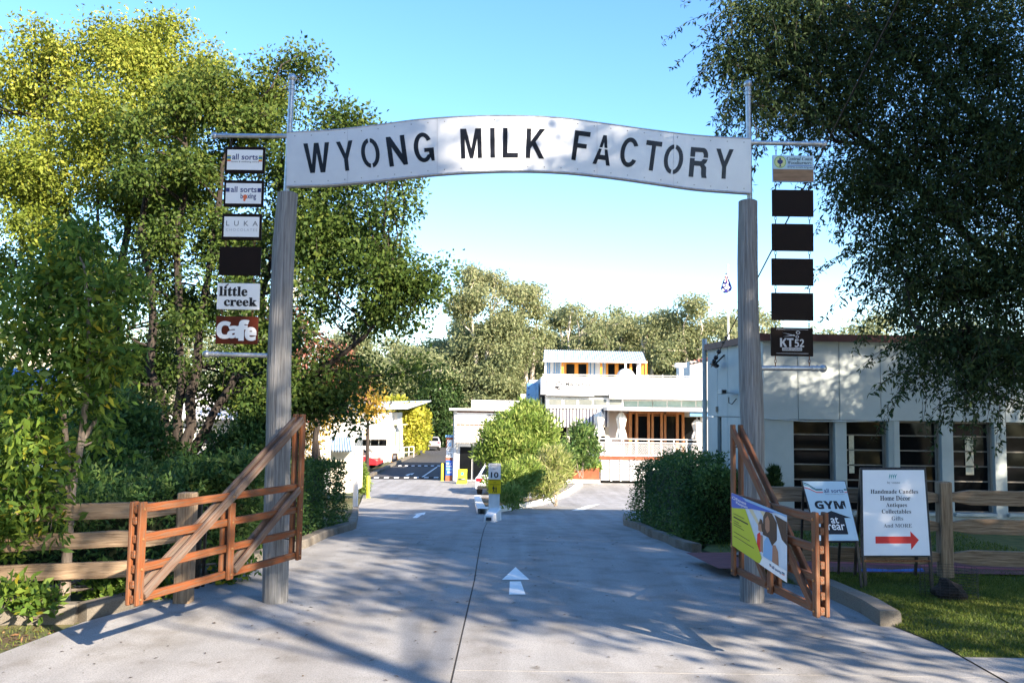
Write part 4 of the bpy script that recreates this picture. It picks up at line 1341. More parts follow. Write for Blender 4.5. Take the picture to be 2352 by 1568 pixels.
# ------------------------------------------------------------------ speed limit bollard on the island nose
d = 23.4
q = G(1124, 1184)
r = thing('speed_sign', 'white block pillar with speed limit 10 plate and yellow pedestrian plate', 'sign', q)
cx = P(1137, 1150, d + 1.0)
B = pboard(1122, 1064, 1150, 1100, d + .75)
B.slab('limit_plate', M['white'], r, .012)
B.text('lettering', M['paleink'], r, 'SPEED', .12, .80, .90, .93, h=.004, fat=.01)
B.text('lettering', M['paleink'], r, 'LIMIT', .18, .60, .78, .73, h=.004, fat=.01)
B.text('lettering', M['ink'], r, '10', .20, .10, .82, .46, h=.004, fat=.02)
B2 = pboard(1122, 1100.5, 1150, 1133, d + .75)
B2.slab('warning_plate', M['signyellow'], r, .012)
for v, u0, u1 in ((.91, .1, .92), (.76, .40, .62), (.62, .12, .90)):
    B2.slab('print_line', mat('brown ink', (.30, .18, .01), rough=.5), r, .001, u0, v, u1, v + .04, h=.004)
for u, s in ((.42, 1.0), (.62, .85)):
    B2.poly('walking_figure', M['ink'], r, [(u - .10 * s, .07), (u - .03 * s, .25), (u - .05 * s, .40), (u - .10 * s, .28), (u - .12 * s, .30), (u - .06 * s, .47 * s + .02), (u + .05 * s, .47 * s + .02), (u + .11 * s, .33), (u + .06 * s, .35), (u + .05 * s, .25), (u + .10 * s, .07), (u + .05 * s, .07), (u, .20), (u - .05 * s, .07)], .004)
    B2.disc('walking_figure_head', M['ink'], r, u, .49 * s + .06, .035, .035, .004, n=10)
zb = P(1137, 1176, d + .9).z
zt = P(1137, 1062, d + .9).z
c0 = P(1135, 1150, d + .9)
m = MB()
m.box((c0.x, d + .95, (zt + zb) / 2 - .02), (.29, .34, zt - zb - .02))
m.build('pillar', M['whitekerb'], r, bevel=.02)
a, b = P(1138, 1160, d + .9), P(1124, 1188, d - .2)
m = MB()
za = zg(d)
m.v = [(a.x - .17, d + .8, za - .2), (a.x + .17, d + .8, za - .2), (a.x + .16, d + .8, za + .27), (a.x - .16, d + .8, za + .27),
       (b.x - .15, d - .45, za - .1), (b.x + .15, d - .45, za - .1), (b.x + .12, d - .32, za + .19), (b.x - .12, d - .32, za + .19)]
m.f = [(0, 1, 2, 3), (4, 7, 6, 5), (0, 4, 5, 1), (3, 2, 6, 7), (0, 3, 7, 4), (1, 5, 6, 2)]
m.build('plinth', M['whitekerb'], r, bevel=.02)
B3 = Board((b.x - .10, d - .462, za - .02), (b.x + .10, d - .462, za - .02), (b.x + .09, d - .36, za + .15), (b.x - .09, d - .36, za + .15))
B3.slab('reflector', M['iron'], r, .004, .05, .5, .8, .95, h=.012)

# ------------------------------------------------------------------ overhead service wire
w0, w1 = P(1634, 842, 19.4), P(2040, 20, 9.0)
w2 = w1 + (w1 - w0) * 1.6
r = thing('service_wire', 'taut dark overhead service wire with insulator fixed to the grey green building', 'wire', w0)
pts = []
for i in range(25):
    t = i / 24
    p = w0.lerp(w2, t)
    p.z -= .5 * 4 * t * (1 - t) * .3
    pts.append(p)
MB().tube(pts, .012, 6).build('cable', M['ink'], r)
m = MB()
for t in (.012, .02, .032, .05, .06):
    m.sphere(w0.lerp(w2, t), .05 if t < .04 else .03, 8, 6)
m.build('insulator', M['ink'], r, smooth=True)

up_ = thing('utility_pole', 'timber street pole that carries the service wire', 'pole', (w2.x, w2.y - .2, 0))
MB().tube([(w2.x, w2.y - .2, -.3), (w2.x, w2.y - .2, w2.z + .4)], [.16, .11], 12).build('shaft', M['post'], up_, smooth=True)

# ------------------------------------------------------------------ grey green building on the right
D0 = 17.5
c0 = P(1753, 900, D0); x_c = c0.x
zt = P(1850, 783, D0).z
zroof = P(1850, 769, D0).z
zb = zg(D0) - .25
bld = thing('flat_roofed_building', 'grey green panelled building with tall louvred windows and maroon roof edge', 'building', (x_c + 5, D0 + 3, zb))
c1 = P(1625, 900, 20.3)
XE = x_c + 11.0
def sx(x): return P(x * SC, 950, D0).x
joints = [x_c] + [sx(v) for v in (1841.4, 1937, 2032.5, 2128, 2223.7)]
while joints[-1] < XE: joints.append(joints[-1] + (joints[2] - joints[1]))
zw1, zw0 = P(1850, 963, D0).z, P(1990, 1174, D0).z
zl = zw1
for a, b in zip(joints[:-1], joints[1:]):
    MB().box(((a + b) / 2, D0 + .06, (zl + zt) / 2), (b - a - .012, .12, zt - zl)).build('wall_panel', M['aqua'], bld, bevel=.004)
MB().box(((x_c + XE) / 2, D0 + .30, (zb + zt) / 2), (XE - x_c - .02, .10, zt - zb - .02)).build('inner_wall', M['aquatrim'], bld)
# windows
wins = [(1830, 1925.6), (1952, 2048), (2074, 2170), (2197, 2292), (2319, 2414), (2441, 2536), (2563, 2658), (2685, 2780)]
px_prev = x_c
for i, (a, b) in enumerate(wins):
    xa, xb = sx(a), sx(b)
    MB().box(((px_prev + xa) / 2, D0 + .055, (zb + zl) / 2 - .003), (xa - px_prev, .11, zl - zb - .006)).build('pier', M['aqua'], bld, bevel=.004)
    MB().box(((xa + xb) / 2, D0 + .06, (zb + zw0) / 2 - .03), (xb - xa - .004, .12, zw0 - zb - .06)).build('sill_wall', M['aqua'], bld)
    w = MB().box(((xa + xb) / 2, D0 + .02, zw0 - .03), (xb - xa + .02, .20, .055)).build('window_sill', M['aquatrim'], bld)
    fr = MB()
    zc, zh = (zw0 + zl) / 2, zl - zw0
    for xx in (xa + .02, xb - .02):
        fr.box((xx, D0 + .20, zc), (.04, .06, zh))
    fr.box(((xa + xb) / 2, D0 + .20, zl - .02), (xb - xa - .08, .055, .04))
    fo = fr.build('window', M['steelbar'], bld)
    nb = 6
    for k in range(nb):
        za_, zb_ = zw0 + zh * k / nb, zw0 + zh * (k + 1) / nb
        MB().box(((xa + xb) / 2, D0 + .215, (za_ + zb_) / 2), (xb - xa - .08, .012, zb_ - za_ - .024), Matrix.Rotation(random.uniform(-.05, .05), 3, 'X')).build('pane', M['glass'], fo)
        MB().box(((xa + xb) / 2, D0 + .195, za_ + .004), (xb - xa - .08, .03, .022)).build('glazing_bar', M['steelbar'], fo)
    if i in (1, 3):
        MB().box((xa + .16 if i == 1 else (xa + xb) / 2, D0 + .185, zl - zh * .38), (.10 if i == 1 else .16, .01, zh * .42)).build('window_blind', M['blind'], fo)  # window blind, its lit look put into the pale colour
    px_prev = xb
# left end wall in five panels, running back
E0, E1 = Vector((x_c, D0, 0)), Vector((c1.x, 20.3, 0))
ed = (E1 - E0).normalized(); en = Vector((ed.y, -ed.x, 0))
if en.x > 0: en = -en
LN = (E1 - E0).length
zj = P(1690, 957, 18.5).z
for i in range(5):
    a, b = E0 + ed * (LN * i / 5 + .006), E0 + ed * (LN * (i + 1) / 5 - .006)
    for za_, zb_ in ((zb, zj - .006), (zj + .006, zt)):
        if i == 3 and za_ == zb:
            # slot window
            q = a.lerp(b, .62)
            MB().prism([(a.x, a.y, za_), (q.x, q.y, za_), (q.x, q.y, zb_), (a.x, a.y, zb_)], -en * .1).build('wall_panel', M['aqua'], bld)
            MB().prism([(q.x - en.x * .07, q.y - en.y * .07, za_), (b.x - en.x * .07, b.y - en.y * .07, za_), (b.x - en.x * .07, b.y - en.y * .07, zb_), (q.x - en.x * .07, q.y - en.y * .07, zb_)], -en * .03).build('slot_window', M['glass'], bld)
            continue
        MB().prism([(a.x, a.y, za_), (b.x, b.y, za_), (b.x, b.y, zb_), (a.x, a.y, zb_)], -en * .1).build('wall_panel', M['aqua'], bld, bevel=.003)
i0, i1 = E0 - en * .14, E1 - en * .14
MB().prism([(i0.x, i0.y + .15, zb), (i1.x, i1.y, zb), (i1.x, i1.y, zt - .02), (i0.x, i0.y + .15, zt - .02)], -en * .08).build('inner_wall', M['aquatrim'], bld)
m = MB()
m.prism([(x_c - .06, D0 - .07, zt), (XE, D0 - .07, zt), (XE, D0 + 8, zt), (c1.x + 1.5, D0 + 8, zt), (c1.x - .06, 20.3, zt)], (0, 0, .05))
m.build('roof', M['zinc'], bld)
MB().box(((x_c + XE) / 2, D0 - .085, (zt + zroof) / 2), (XE - x_c + .2, .03, zroof - zt + .02)).build('roof_edge_trim', M['maroon'], bld)
a, b = E0 + en * .08, E1 + en * .08
MB().prism([(a.x, a.y - .09, zt - .01), (b.x, b.y, zt - .01), (b.x, b.y, zroof + .01), (a.x, a.y - .09, zroof + .01)], -en * .03).build('roof_edge_trim', M['maroon'], bld)
MB().box((XE - .1, D0 + 4, (zb + zt) / 2), (.15, 8, zt - zb)).build('side_wall', M['aqua'], bld)
q = E1 + ed * .12 + en * .02
MB().tube([(q.x, q.y, zb), (q.x, q.y, P(1621, 778, 20.4).z)], .055, 12).build('downpipe', M['aquatrim'], bld, smooth=True)
def wp(t, y, off=.0):
    p = E0 + ed * (LN * t) + en * off
    return Vector((p.x, p.y, EYE.z + (957 - y) / FPX * p.y))
# flood light and camera on the end wall
fl = wp(.70, 838, .18)
m = MB(); m.box(fl, (.16, .22, .06), Matrix.Rotation(.6, 3, 'Y')); m.beam(wp(.66, 815, 0), fl, .03, .03)
m.build('floodlight', M['ink'], bld)
sc_ = wp(.52, 900, .22)
so = MB().box(sc_, (.12, .32, .10)).build('security_camera', M['aquatrim'], bld, bevel=.01)
MB().box(sc_ + Vector((0, -.165, 0)), (.08, .01, .07)).build('lens', M['ink'], so)
MB().beam(wp(.42, 905, 0), sc_, .03, .03).build('bracket', M['aquatrim'], so)
MB().tube([wp(.5, 912, .1), wp(.5, 925, .1), wp(.46, 928, .08), wp(.42, 915, .03)], .01, 6).build('cable', M['ink'], so)
MB().box(wp(.80, 940, .01), (.06, .08, .12)).build('vent', M['steelbar'], bld)
# conduit along the window heads
pts = [P(1755, 961, D0 - .03), P(1850, 967, D0 - .03), P(1950, 967.5, D0 - .03), P(2054, 965, D0 - .03), P(2054, 1080, D0 - .03)]
MB().tube([(p.x, D0 - .03, p.z) for p in pts], .014, 6).build('conduit', M['aquatrim'], bld)

# ------------------------------------------------------------------ far buildings helper
def wall_windows(root, lst, d, glass='clear', frame='wallwhite', fw=1.6):
    for x0, y0, x1, y1 in lst:
        w = bx('window', M[frame], root, x0 - fw, y0 - fw, x1 + fw, y1 + fw, d, .06)
        bx('pane', M[glass], w, x0, y0, x1, y1, d - .012, .01)
def corrugated(name, mt, parent, a, b, c, d_, n, amp):
    """a, b along the eave, d_, c along the ridge"""
    m = MB()
    nn = (b - a).cross(d_ - a).normalized()
    for i in range(n * 4 + 1):
        t = i / (n * 4)
        o = nn * amp * math.sin(t * n * 2 * math.pi)
        m.v += [tuple(a.lerp(b, t) + o), tuple(d_.lerp(c, t) + o)]
    for i in range(n * 4):
        m.f.append((2 * i, 2 * i + 2, 2 * i + 3, 2 * i + 1))
    # underside so that the sheet has thickness
    k = len(m.v)
    m.v += [tuple(Vector(v) - nn * (amp + .02)) for v in m.v[:k]]
    for i in range(n * 4):
        m.f.append((k + 2 * i, k + 2 * i + 1, k + 2 * i + 3, k + 2 * i + 2))
    return m.build(name, mt, parent)
def striped_awning(root, x0, x1, yt, yb, d, proj, n, m1, m2, drop=.25):
    a, b = P(x0, yt, d), P(x1, yt, d)
    e, f = P(x0, yb - 8, d - proj), P(x1, yb - 8, d - proj)
    aw = None
    for i in range(n):
        t0, t1 = i / n, (i + 1) / n
        p0, p1, q0, q1 = a.lerp(b, t0), a.lerp(b, t1), e.lerp(f, t0), e.lerp(f, t1)
        m = MB()
        m.v = [tuple(p0), tuple(p1), tuple(q1), tuple(q0), tuple(q1 + Vector((0, 0, -drop))), tuple((q0 + q1) / 2 + Vector((0, 0, -drop * 1.25))), tuple(q0 + Vector((0, 0, -drop)))]
        m.f = [(0, 1, 2, 3), (3, 2, 4, 5, 6)]
        s = m.build('awning_strip', M[m1 if i % 2 else m2], root)

# ------------------------------------------------------------------ cafe
DC = 58.0
zc0 = zg(DC)
caf = thing('cafe_building', 'white two storey cafe with rooftop hut, striped awning and timber deck doors', 'building', (P(1430, 1090, DC).x, DC + 5, zc0))
bx('wall', M['wallwhite'], caf, 1253, 905, 1400, 1112, DC + .5, 9)
bx('wall', M['wallwhite'], caf, 1400, 940, 1660, 1112, DC + 1.4, 8)
fas = bx('parapet', M['wallwhite'], caf, 1243, 869, 1680, 908, DC - .1, 9.6)
bx('parapet_lip', M['wallwhite'], caf, 1400, 905, 1680, 917, DC - .2, 8)
bx('side_wall', M['wallgrey'], caf, 1216, 872, 1242, 928, DC + 2.5, 6)
B = pboard(1256, 872, 1364, 908, DC - .18)
sg = B.slab('sign_board', M['white'], caf, .07)
sf = B.slab('sign_frame', M['greyink'], sg, .02, -.012, -.045, 1.012, 1.04, h=-.04)
B.text('lettering', M['ink'], sg, 'Milk Factory', .40, .54, .93, .84, h=.01, fat=.025)
B.text('lettering', M['greyink'], sg, 'Café', .50, .14, .76, .46, h=.01, shear=.3, fat=.01)
B.disc('cow_mark', M['ink'], sg, .26, .62, .075, .26, .01, inner=.72)
B.poly('cow_mark', M['ink'], sg, [(.14, .50), (.20, .60), (.30, .55), (.26, .48), (.18, .44)], .012)
B.poly('cow_mark', mat('pink print', (.70, .45, .45), rough=.5), sg, [(.16, .40), (.24, .36), (.30, .12), (.26, .10), (.20, .26)], .011)
bx('window_band', M['wallwhite'], caf, 1255, 912, 1432, 938, DC + .25, .3)
for a, b in ((1262, 1290), (1297, 1325), (1331, 1360), (1365, 1393), (1400, 1428)):
    w = bx('window', M['wallwhite'], caf, a - 2, 915, b + 2, 932, DC + .20, .05)
    bx('pane', M['pale'], w, a, 917, b, 930, DC + .17, .03)
bx('window_band', M['wallwhite'], caf, 1430, 917, 1660, 940, DC + .9, .3)
for a, b in ((1433, 1464), (1467, 1498), (1500, 1531), (1534, 1564), (1567, 1597), (1600, 1631)):
    w = bx('window', M['wallwhite'], caf, a - 1.5, 919, b + 1.5, 936, DC + .85, .05)
    bx('pane', M['clear'], w, a, 921, b, 934, DC + .82, .03)
bx('deck_roof', M['wallwhite'], caf, 1396, 936, 1680, 944, DC - 2.2, 3.2)
bx('deck_roof_beam', M['bluebox'], caf, 1585, 942, 1680, 956, DC - 2.0, .2)
bx('window', M['glass'], caf, 1268, 974, 1392, 1015, DC + .42, .06)
for x in (1265, 1305, 1352, 1394):
    bx('window_post', M['cream'], caf, x - 4, 972, x + 4, 1100, DC + .36, .08)
aw = thing('striped_awning', 'navy and cream striped canvas awning on the cafe front', 'awning', P(1325, 975, DC))
striped_awning(aw, 1253, 1398, 938, 978, DC + .4, 1.0, 38, 'canvas', 'stripe')
# deck doors
bx('dark_opening', M['glass'], caf, 1446, 948, 1566, 1052, DC + 1.2, .1)
for x, w_ in ((1448, 7), (1461, 5), (1463, 5), (1490, 6), (1499, 5), (1520, 6), (1528, 5), (1556, 6), (1569, 6)):
    bx('door_post', M['timber'], caf, x - w_ / 2, 946, x + w_ / 2, 1054, DC + .9 - (x % 3) * .1, .12)
bx('door_head', M['timber'], caf, 1444, 944.5, 1570, 951, DC + .8, .15)
for a, b in ((1466, 1487), (1502, 1518), (1531, 1553)):
    w = bx('door', M['timber'], caf, a - 2, 953, b + 2, 1052, DC + 1.06, .05)
    bx('pane', M['glass'], w, a, 956, b, 1046, DC + 1.03, .03)
bx('window', M['glass'], caf, 1572, 958, 1608, 1040, DC + 1.3, .1)
bx('corner_post', M['timber'], caf, 1432, 948, 1437, 1050, DC + 1.0, .1)
bx('corner_post', M['timber'], caf, 1438.5, 950, 1443, 1050, DC + 1.0, .1)
# deck with balustrade
bx('deck', M['planter'], caf, 1378, 1050, 1680, 1056, DC - 1.9, 3.2)
bx('deck_base', M['wallwhite'], caf, 1382, 1056, 1680, 1104, DC - 1.8, 2.8)
for y in (1062, 1068, 1074, 1080, 1086):
    bx('base_slat', M['wallgrey'], caf, 1404, y, 1448, y + 1.2, DC - 1.85, .05)
for x in (1404, 1426, 1449):
    bx('base_post', M['wallwhite'], caf, x - 2, 1056, x + 2, 1104, DC - 1.88, .08)
bal = MB()
bl = thing('balustrade', 'white steel balustrade with wire mesh round the cafe deck', 'railing', P(1500, 1050, DC - 1.7))
for i, x in enumerate(np.arange(1374, 1676, 29.0)):
    bx('baluster_post', M['wallwhite'], bl, x - 1.2, 1008, x + 1.2, 1050, DC - 1.75, .05)
for y in (1009, 1017, 1047):
    bx('rail', M['wallwhite'], bl, 1372, y - 1.2, 1676, y + 1.2, DC - 1.80, .04)
m = MB()
for x in np.arange(1374, 1674, 4.0):
    for s in (-1, 1):
        a, b = P(x if s > 0 else x + 30, 1046, DC - 1.72), P(x + 30 if s > 0 else x, 1018, DC - 1.72)
        m.beam(a, b, .016, .01)
tag(m.build('wire_mesh', M['wallgrey'], bl), kind='stuff')
bx('post', M['cream'], caf, 1613, 960, 1619, 1060, DC - 2.6, .15)
# rooftop hut
hut = thing('rooftop_hut', 'rooftop hut with orange doors and corrugated blue roof above the cafe', 'building', P(1365, 865, DC + 4))
DH = DC + 3.0
bx('wall', M['wallwhite'], hut, 1254, 826, 1472, 872, DH + 1.2, 3)
for x in (1256, 1261, 1272, 1278, 1283, 1355, 1364, 1384):
    bx('blue_batten', M['bluebox'], hut, x, 828, x + 2.5, 868, DH + 1.15, .06)
for a, b in ((1296, 1351), (1392, 1440)):
    dr_ = bx('door_pair', M['orange'], hut, a, 830, b, 868, DH + 1.08, .1)
    w = (b - a) / 2
    for k in (0, 1):
        bx('pane', M['glass'], dr_, a + 5 + k * w, 836, a + w - 4 + k * w, 866, DH + 1.04, .05)
for x in (1253, 1292, 1381, 1449, 1476, 1484):
    bx('verandah_post', M['orange' if x > 1260 else 'wallwhite'], hut, x - 2.5, 828, x + 2.5, 870, DH + .3 , .12)
bx('doorway', M['glass'], hut, 1441, 834, 1462, 868, DH + 1.1, .08)
corrugated('roof', M['zinc'], hut, P(1248, 829, DH - .1), P(1486, 833, DH - .1), P(1476, 808, DH + 3.2), P(1250, 803, DH + 3.2), 44, .03)
bx('gutter', M['wallwhite'], hut, 1247, 828, 1487, 832, DH - .15, .12)
m = MB(); c = P(1437, 868, DC + 2); m.sphere((c.x, c.y, c.z), PX(22, DC + 2), 20, 14)
dm = thing('roof_dome', 'white round dome on the cafe roof terrace', 'dome', (c.x, c.y, c.z - PX(18, DC)))
m.v = [v for v in m.v]
m.build('shell', M['wallwhite'], dm, smooth=True)
bx('flue', M['wallwhite'], dm, 1435, 828, 1439, 850, DC + 2, .12)
tr = thing('terrace_railing', 'thin white railing along the cafe roof terrace', 'railing', P(1430, 870, DC + .3))
for y in (862, 866.5):
    bx('rail', M['wallwhite'], tr, 1246, y - .8, 1660, y + .8, DC + .2, .04)
for x in range(1250, 1660, 34):
    bx('upright', M['wallwhite'], tr, x - .8, 860, x + .8, 869.5, DC + .19, .05)
vt = thing('roof_vent', 'white mushroom vent stack beyond the cafe roof', 'vent', P(1566, 868, DC + 5))
bx('stack', M['wallwhite'], vt, 1561, 843, 1570, 868, DC + 5, .3)
bx('cap', M['wallwhite'], vt, 1554, 833, 1577, 843, DC + 4.7, .8)
bk = thing('back_building', 'pale building with red tiled roof edge behind the cafe terrace', 'building', P(1620, 900, DC + 14))
bx('wall', M['wallwhite'], bk, 1585, 830, 1680, 905, DC + 14, 6)
corrugated('roof', M['brick'], bk, P(1583, 834, DC + 13.8), P(1690, 812, DC + 13.8), P(1690, 806, DC + 20), P(1583, 829, DC + 20), 12, .05)
bx('window', M['wallgrey'], bk, 1600, 838, 1609, 851, DC + 13.9, .08)
# blue tank at the cafe corner
tk = thing('blue_cabinet', 'tall blue steel cabinet standing between the kiosk and the cafe sign', 'cabinet', P(1222, 926, DC + 1.5))
bx('body', M['bluebox'], tk, 1209, 880, 1237, 1040, DC + 1.5, 1.0, bevel=.05)
bx('door', M['bluebox'], tk, 1211, 884, 1230, 922, DC + 1.46, .05)
for y in (890, 905, 916):
    bx('latch', M['ink'], tk, 1213, y, 1216, y + 2.5, DC + 1.43, .04)
# planter and umbrellas
pt = thing('planter_box', 'long rust brown planter box on a white plinth before the cafe', 'planter', P(1340, 1100, DC - 3))
bx('box', M['planter'], pt, 1296, 1074, 1376, 1101, DC - 3, 1.0)
bx('plinth', M['whitekerb'], pt, 1294, 1101, 1378, 1110, DC - 3.1, 1.2)
def umbrella(x, y0, y1, label):
    d = DC - 1.2
    a, b = P(x, y0, d), P(x, y1, d)
    r = thing('folded_umbrella', label, 'umbrella', Vector((b.x, d, P(x, 1050, d).z)), 'folded white umbrellas on the cafe deck')
    MB().tube([Vector((b.x, d, P(x, 1050, d).z)), a + Vector((0, 0, .15))], .03, 8).build('pole', M['wallgrey'], r)
    m = MB()
    n = 16; H = a.z - b.z
    prof = [(0, .03), (.06, .16), (.25, .30), (.55, .20), (.62, .17), (.85, .27), (1, .30)]
    for t, rr in prof:
        for k in range(n):
            an = 2 * math.pi * k / n
            q = rr * (1 + .28 * (k % 2) * min(1, t * 3))
            m.v.append((a.x + q * math.cos(an), d + q * math.sin(an), a.z - H * t - (.12 if k % 4 == 0 and t == 1 else 0)))
    for i in range(len(prof) - 1):
        for k in range(n):
            m.f.append((i * n + k, i * n + (k + 1) % n, (i + 1) * n + (k + 1) % n, (i + 1) * n + k))
    m.build('canopy', M['canvas'], r)
umbrella(1427, 945, 1006, 'folded white umbrella against the white wall beside the deck doors')
umbrella(1377, 942, 1000, 'folded white umbrella in front of the striped awning end')
umbrella(1601, 962, 1006, 'folded white umbrella by the dark window at the deck end')

# ------------------------------------------------------------------ kiosk with sign
DK = 56.0
ki = thing('kiosk_building', 'small white corrugated kiosk with long framed sign and peach awning', 'building', (P(1120, 1100, DK).x, DK + 3, zg(DK)))
KX0, KX1 = 1041, 1208
bx('wall', M['wallwhite'], ki, KX0, 942, KX1, 1104, DK + .1, 6)
for i in range(42):
    x = KX0 + 1 + i * 4
    bx('wall_rib', M['wallwhite'], ki, x, 944, x + 1.6, 1024, DK + .06, .05)
bx('roof', M['wallwhite'], ki, 1032, 938, 1212, 943, DK - .5, 7.5)
bx('upper_roof', M['wallgrey'], ki, 1083, 919, 1200, 938, DK + 2.5, 4)
bx('roof_post', M['wallwhite'], ki, 1196, 905, 1209, 940, DK + 3, .4)
B = pboard(1048, 946, 1157, 975, DK - .02)
sg = B.slab('sign_board', M['white'], ki, .05)
for q in ((-.01, -.03, 1.01, .06), (-.01, .94, 1.01, 1.03), (-.01, .06, .014, .94), (.986, .06, 1.01, .94)):
    B.slab('sign_frame', M['maroon'], sg, .03, *q, h=.02)
B.text('lettering', M['ink'], sg, 'GELATERIA', .64, .60, .96, .82, h=.012, fat=.03)
B.text('lettering', M['ink'], sg, '&', .80, .46, .83, .56, h=.012, fat=.01)
B.text('lettering', M['ink'], sg, 'VEGAN SCHOOL', .58, .16, .97, .38, h=.012, fat=.03)
B.text('lettering', M['paleink'], sg, 'CHOCOLATE', .08, .60, .36, .74, h=.012)
B.text('lettering', M['paleink'], sg, 'FACTORY', .10, .30, .33, .44, h=.012)
B.poly('figure_mark', M['greyink'], sg, [(.47, .58), (.50, .78), (.51, .60), (.49, .50)], .012)
aw = thing('peach_awning', 'peach ribbed awning over the kiosk door', 'awning', P(1082, 1012, DK - .5))
for i in range(16):
    t0, t1 = 1045 + i * 5.2, 1045 + (i + 1) * 5.2 - .9
    m = MB()
    m.prism([P(t0, 976, DK), P(t1, 976, DK), P(t1, 1006, DK - 1.1), P(t0, 1006, DK - 1.1)], (0, -.03, -.03))
    m.prism([P(t0, 1006, DK - 1.1), P(t1, 1006, DK - 1.1), P(t1, 1016, DK - 1.12), P(t0, 1016, DK - 1.12)], (0, -.03, 0))
    m.build('awning_rib', M['peach' if i % 2 else 'canvas'], aw)
for a, b in ((1056, 1083), (1087, 1112), (1116, 1142)):
    w = bx('door', M['wallgrey'], ki, a - 2.5, 1021, b + 2.5, 1103, DK + .03, .07)
    bx('pane', M['glass'], w, a, 1026, b, 1100, DK + .0, .03)
bx('downpipe', M['wallgrey'], ki, 1043, 945, 1048, 1102, DK - .05, .1)
# brick sign pillar
pr = thing('sign_pillar', 'brick pillar carrying stacked speed limit, blue zone and notice plates', 'sign', G(1031, 1104))
dp = G(1031, 1104).y
bx('shaft', M['brick'], pr, 1024, 1004, 1040, 1105, dp, .5)
bx('cap', M['bluebox'], pr, 1023, 999, 1042, 1004, dp - .05, .6)
B = pboard(1027, 1010, 1039, 1027, dp - .02); B.slab('notice_plate', M['wallwhite'], pr, .02); B.disc('notice_mark', M['skyink'], pr, .5, .4, .3, .28, .004)
B = pboard(1025, 1028, 1041, 1050, dp - .02); q = B.slab('limit_plate', M['white'], pr, .02)
B.text('lettering', M['ink'], q, 'SPEED', .1, .80, .9, .93, h=.006, fat=.01); B.text('lettering', M['ink'], q, 'LIMIT', .1, .60, .9, .73, h=.006, fat=.01); B.text('lettering', M['greyink'], q, '10', .25, .10, .80, .46, h=.006, fat=.01)
B = pboard(1024, 1057, 1041, 1091, dp - .02); q = B.slab('zone_plate', M['blueink'], pr, .02)
B.text('lettering', M['white'], q, 'NO', .08, .74, .40, .86, h=.006, fat=.02); B.poly('tick_mark', M['white'], q, [(.50, .80), (.58, .74), (.80, .88), (.59, .79)], .006)
B.text('lettering', M['white'], q, 'IN ALL', .10, .56, .90, .66, h=.006, fat=.02); B.slab('word_strip', M['skyink'], q, .001, .08, .36, .92, .47, h=.006); B.text('lettering', M['white'], q, 'ZONE', .2, .15, .78, .27, h=.006, fat=.02)
bx('side_post', M['wallgrey'], pr, 1041.5, 1000, 1048, 1104, dp + .05, .3)
def bollard(x, y0, y1, label):
    g = G(x, y1)
    r = thing('bollard', label, 'bollard', g, 'yellow bollards')
    h = PX(y1 - y0, g.y)
    MB().tube([g, g + Vector((0, 0, h - .05)), g + Vector((0, 0, h - .015)), g + Vector((0, 0, h))], [.075, .075, .06, .03], 14).build('post', M['boll'], r, smooth=True)
    MB().tube([g + Vector((0, 0, .0)), g + Vector((0, 0, .025))], .11, 14).build('base_ring', M['boll'], r)
bollard(1015, 1064, 1104, 'yellow green bollard beside the brick sign pillar')
bollard(845, 1093, 1143, 'yellow bollard at the lit kerb before the small hedge')
def sandwich(label, x0, y0, x1, y1, mt, frame, lines, base_y):
    g = G((x0 + x1) / 2, base_y)
    B = Board(P(x0 - 1, y1, g.y - .25), P(x1 - 2, y1, g.y - .25), P(x1, y0, g.y), P(x0 + 2, y0, g.y))
    r = thing('sandwich_board', label, 'sign', g)
    B.slab('frame', M[frame], r, .03, -.06, -.03, 1.06, 1.03)
    B.slab('face_panel', M[mt], r, .004, h=.006)
    for q in lines:
        B.slab('print_band', M[q[0]], r, .001, *q[1:], h=.009)
    b = Board(B.at(0, 0) + Vector((.05, .55, 0)), B.at(1, 0) + Vector((.05, .55, 0)), B.at(1, 1) + Vector((0, .05, 0)), B.at(0, 1) + Vector((0, .05, 0)))
    b.slab('back_leaf', M[frame], r, .02)
sandwich('lime yellow sandwich board by the kiosk door', 1051, 1078, 1072, 1110, 'limeink', 'limeink', [('ink', .05, .22, .95, .40), ('white', .12, .28, .88, .34), ('tealink', .35, .60, .65, .80)], 1110)
sandwich('black chalk sandwich board with orange frame by the low white building', 900, 1041, 913, 1060, 'ink', 'orange', [('paleink', .2, .7, .8, .74), ('paleink', .2, .55, .7, .58), ('paleink', .2, .4, .8, .43)], 1061)

# ------------------------------------------------------------------ low white building down the lane
DL = 79.0
lo_ = thing('low_building', 'low white building with grey upper boards and peach window awning down the lane', 'building', (P(830, 1058, DL).x, DL + 8, zg(DL)))
bx('wall', M['wallwhite'], lo_, 750, 946, 897, 1062, DL, 16)
bx('upper_boards', M['wallgrey'], lo_, 750, 947, 893, 979, DL - .06, .1)
for x in range(756, 893, 9):
    bx('board_joint', M['wallwhite'], lo_, x, 947, x + .8, 979, DL - .1, .06)
bx('corner_pipe', M['wallwhite'], lo_, 893, 944, 898.5, 1060, DL - .1, .2)
rf = MB()
a, b = P(745, 944, DL - .6), P(937, 939, DL - .6)
rf.prism([a, b, b + Vector((.5, 17, .9)), a + Vector((0, 17, .9))], (0, 0, .12))
rf.build('roof', M['zinc'], lo_)
for i in range(14):
    t0, t1 = 833 + i * 4.4, 833 + (i + 1) * 4.4 - .8
    m = MB(); m.prism([P(t0, 984, DL - .1), P(t1, 984, DL - .1), P(t1, 1008, DL - 1.0), P(t0, 1008, DL - 1.0)], (0, -.03, -.03)); m.build('awning_rib', M['peach' if i % 2 else 'canvas'], lo_)
w = bx('window', M['wallwhite'], lo_, 832, 1007, 889, 1025, DL - .08, .06)
